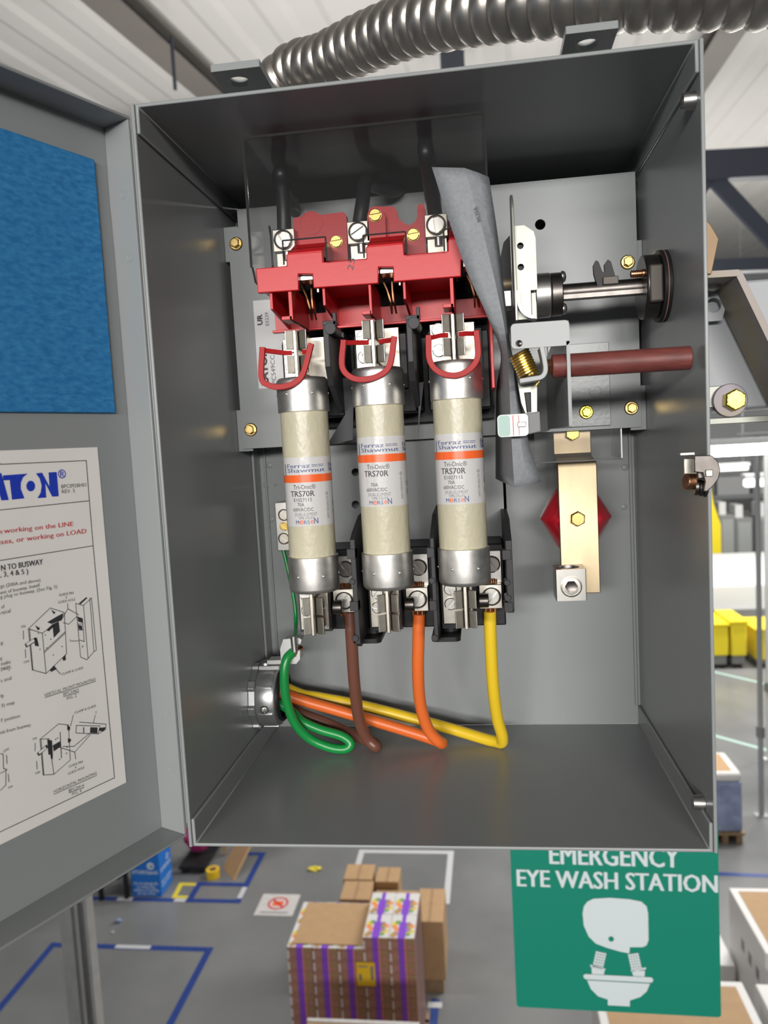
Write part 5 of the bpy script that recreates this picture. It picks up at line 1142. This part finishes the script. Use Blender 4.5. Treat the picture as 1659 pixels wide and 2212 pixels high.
# two slim posts
for x, y, m, lab, r_ in ((1645, 1762, 'steel_post', 'slim grey steel post with foot plate by the wrapped pallet', .028), (1662, 1640, 'machine_white', 'slim white post behind the slim grey post', .032)):
    q = AZ(x, y); r = thing('steel_post', lab, 'post', q)
    obj('tube', MB(1).cyl((q.x, q.y, FLOOR + .01), (q.x, q.y, .12 if m == 'steel_post' else -.1), r_, n=16), m, r)
    obj('foot_plate', MB(1).box(q.x - .07, q.x + .07, q.y - .05, q.y + .05, FLOOR, FLOOR + .01), m, r)
    obj('collar', MB(1).cyl((q.x, q.y, FLOOR + .9), (q.x, q.y, FLOOR + 1.02), r_ * 1.6, n=16), 'machine_gray', r)
    obj('head_plate', MB(1).box(q.x - .2, q.x + .2, q.y - .04, q.y + .04, .12 if m == 'steel_post' else -.1, .15 if m == 'steel_post' else -.06), m, r)
# yellow bins on a cart
for i, (x0, x1, yt, yb, lab) in enumerate(((1528, 1574, 1352, 1418, 'dull yellow bin at the shaded end of the bin row'), (1580, 1614, 1346, 1418, 'bright yellow bin in the middle of the bin row'), (1634, 1700, 1362, 1440, 'bright yellow bin behind the slim posts'))):
    Yv = 13.6; p0 = AY(x0, yb, Yv); p1 = AY(x1, yt, Yv); p0.z = max(p0.z, FLOOR + .15)
    r = thing('yellow_bin', lab, 'bin', ((p0.x + p1.x) / 2, Yv + .3, FLOOR), 'yellow bins')
    o = MB(1).box(p0.x, p1.x, Yv, Yv + .9, p0.z, p1.z); obj('tub', o, 'bin_yellow', r, bevel=.03)
    obj('rim', MB(1).box(p0.x - .02, p1.x + .02, Yv - .02, Yv + .92, p1.z, p1.z + .04), 'bin_yellow', r)
    obj('dolly', MB(1).box(p0.x + .03, p1.x - .03, Yv + .05, Yv + .85, FLOOR + .08, p0.z), 'machine_gray', r)
    for xx in (p0.x + .1, p1.x - .1):
        for yy in (Yv + .1, Yv + .8): obj('caster', MB(1).cyl((xx - .02, yy, FLOOR + .045), (xx + .02, yy, FLOOR + .045), .044, n=12), 'black_rubber', r)
# conveyor with white cover running away from the bins
cv = thing('conveyor', 'long white covered conveyor on legs behind the yellow bins', 'conveyor', (5, 16, FLOOR))
p = AY(1545, 1300, 15.2); z1 = AY(1600, 1235, 15.2).z; z0 = AY(1600, 1320, 15.2).z
obj('cover', MB(1).prism([(15.2, z0), (15.2, z1 - .25), (15.9, z1 + .1), (17.0, z1 + .1), (17.0, z0)], 'x', p.x - 5, p.x + 5), 'machine_white', cv, bevel=.05)
obj('side_rail', MB(1).box(p.x - 5, p.x + 5, 15.1, 15.2, z0 - .1, z0 + .05), 'machine_gray', cv)
for i in range(8): obj('leg', MB(1).box(p.x - 4.6 + i * 1.3, p.x - 4.5 + i * 1.3, 15.3, 15.4, FLOOR, z0), 'machine_white', cv)
for i in range(7): obj('panel', MB(1).box(p.x - 4.4 + i * 1.3, p.x - 3.4 + i * 1.3, 15.22, 15.25, FLOOR + .1, z0 - .12), 'wall_sheet', cv)
# grey machine cabinets, yellow guard
for i, (x0, x1, yt, yb, m, lab) in enumerate(((1556, 1588, 1112, 1215, 'machine_gray', 'grey machine cabinet beside the yellow guard'), (1591, 1626, 1118, 1215, 'machine_gray', 'grey machine cabinet in the middle of the far row'), (1642, 1720, 1112, 1240, 'steel_post', 'pale grey machine cabinet behind the slim posts'))):
    Yv = 18.5; p0 = AY(x0, yb, Yv); p1 = AY(x1, yt, Yv); r = thing('machine_cabinet', lab, 'machine', ((p0.x + p1.x) / 2, Yv + .4, FLOOR), 'machine cabinets')
    obj('cabinet', MB(1).box(p0.x, p1.x, Yv, Yv + .8, FLOOR, p1.z), m, r, bevel=.02)
    obj('door_panel', MB(1).box(p0.x + .05, p1.x - .05, Yv - .02, Yv, FLOOR + .8, p1.z - .1), 'steel_post' if m != 'steel_post' else 'machine_gray', r)
    obj('top_box', MB(1).box(p0.x + .02, (p0.x + p1.x) / 2, Yv + .1, Yv + .6, p1.z, p1.z + .3), 'machine_white', r)
p0 = AY(1530, 1180, 18.2); p1 = AY(1556, 1070, 18.2)
yg = thing('machine_guard', 'yellow sloping machine guard next to the grey cabinets', 'guard', ((p0.x + p1.x) / 2, 18.3, FLOOR))
obj('guard_panel', MB(1).prism([(p0.x, FLOOR), (p1.x, FLOOR), (p1.x, p0.z + .5), (p1.x - .15, p1.z - .2), (p0.x, p1.z + .6)], 'y', 18.2, 18.4), 'bin_yellow', yg)
# far racks
rk = thing('pallet_rack', 'far grey storage rack with loaded beams along the back wall', 'rack', (6, 24, FLOOR))
for i in range(12): obj('upright', MB(1).box(1 + i * 1.2, 1.1 + i * 1.2, 23.5, 23.6, FLOOR, -.1), 'steel_post', rk)
for z in (-3.0, -1.9, -.8): obj('beam', MB(1).box(1, 14.3, 23.45, 23.5, z, z + .12), 'steel_post', rk)
for i in range(11):
    for j, z in enumerate((-2.88, -1.78)): obj('load', MB(1).box(1.2 + i * 1.2, 2.1 + i * 1.2, 23.5, 24.3, z, z + .5 + .2 * random.random()), random.choice(('machine_white', 'cardboard', 'machine_gray', 'machine_white', 'bin_yellow')), rk)
# strip lights
def strip_light(x0, x1, y, z, r_, m, lab, grp='strip lights', rods=True):
    t = thing('strip_light', lab, 'light', ((x0 + x1) / 2, y, z), grp)
    obj('tube', MB(1).box(x0, x1, y - r_, y + r_, z - r_, z + r_ * .6), m, t, bevel=r_ * .4)
    obj('housing', MB(1).box(x0 - .02, x1 + .02, y - r_ * 1.3, y + r_ * 1.3, z + r_ * .6, z + r_ * 1.6), 'machine_white', t)
    for xx in (x1 - .75, x1 - .08): obj('suspension_wire', MB(1).cyl((xx, y, z + r_ * 1.6), (xx, y, ZR0 + RD.z * y - .07), .004, n=6), 'galvanised', t)
    return t
p = AY(1600, 969, 3.0); strip_light(p.x - .18, p.x + 1.2, 3.0, p.z, .027, 'lamp_white', 'glaring white strip light just past the edge of the box')
p = AY(1590, 1010, 14); strip_light(p.x - .5, p.x + .2, 14, p.z, .05, 'lamp_white_dim', 'faint distant strip light above the far machines')
p = AY(1640, 1040, 11); strip_light(p.x - .2, p.x + 1.2, 11, p.z, .07, 'lamp_white_dim', 'faint strip light in front of the slim white post')
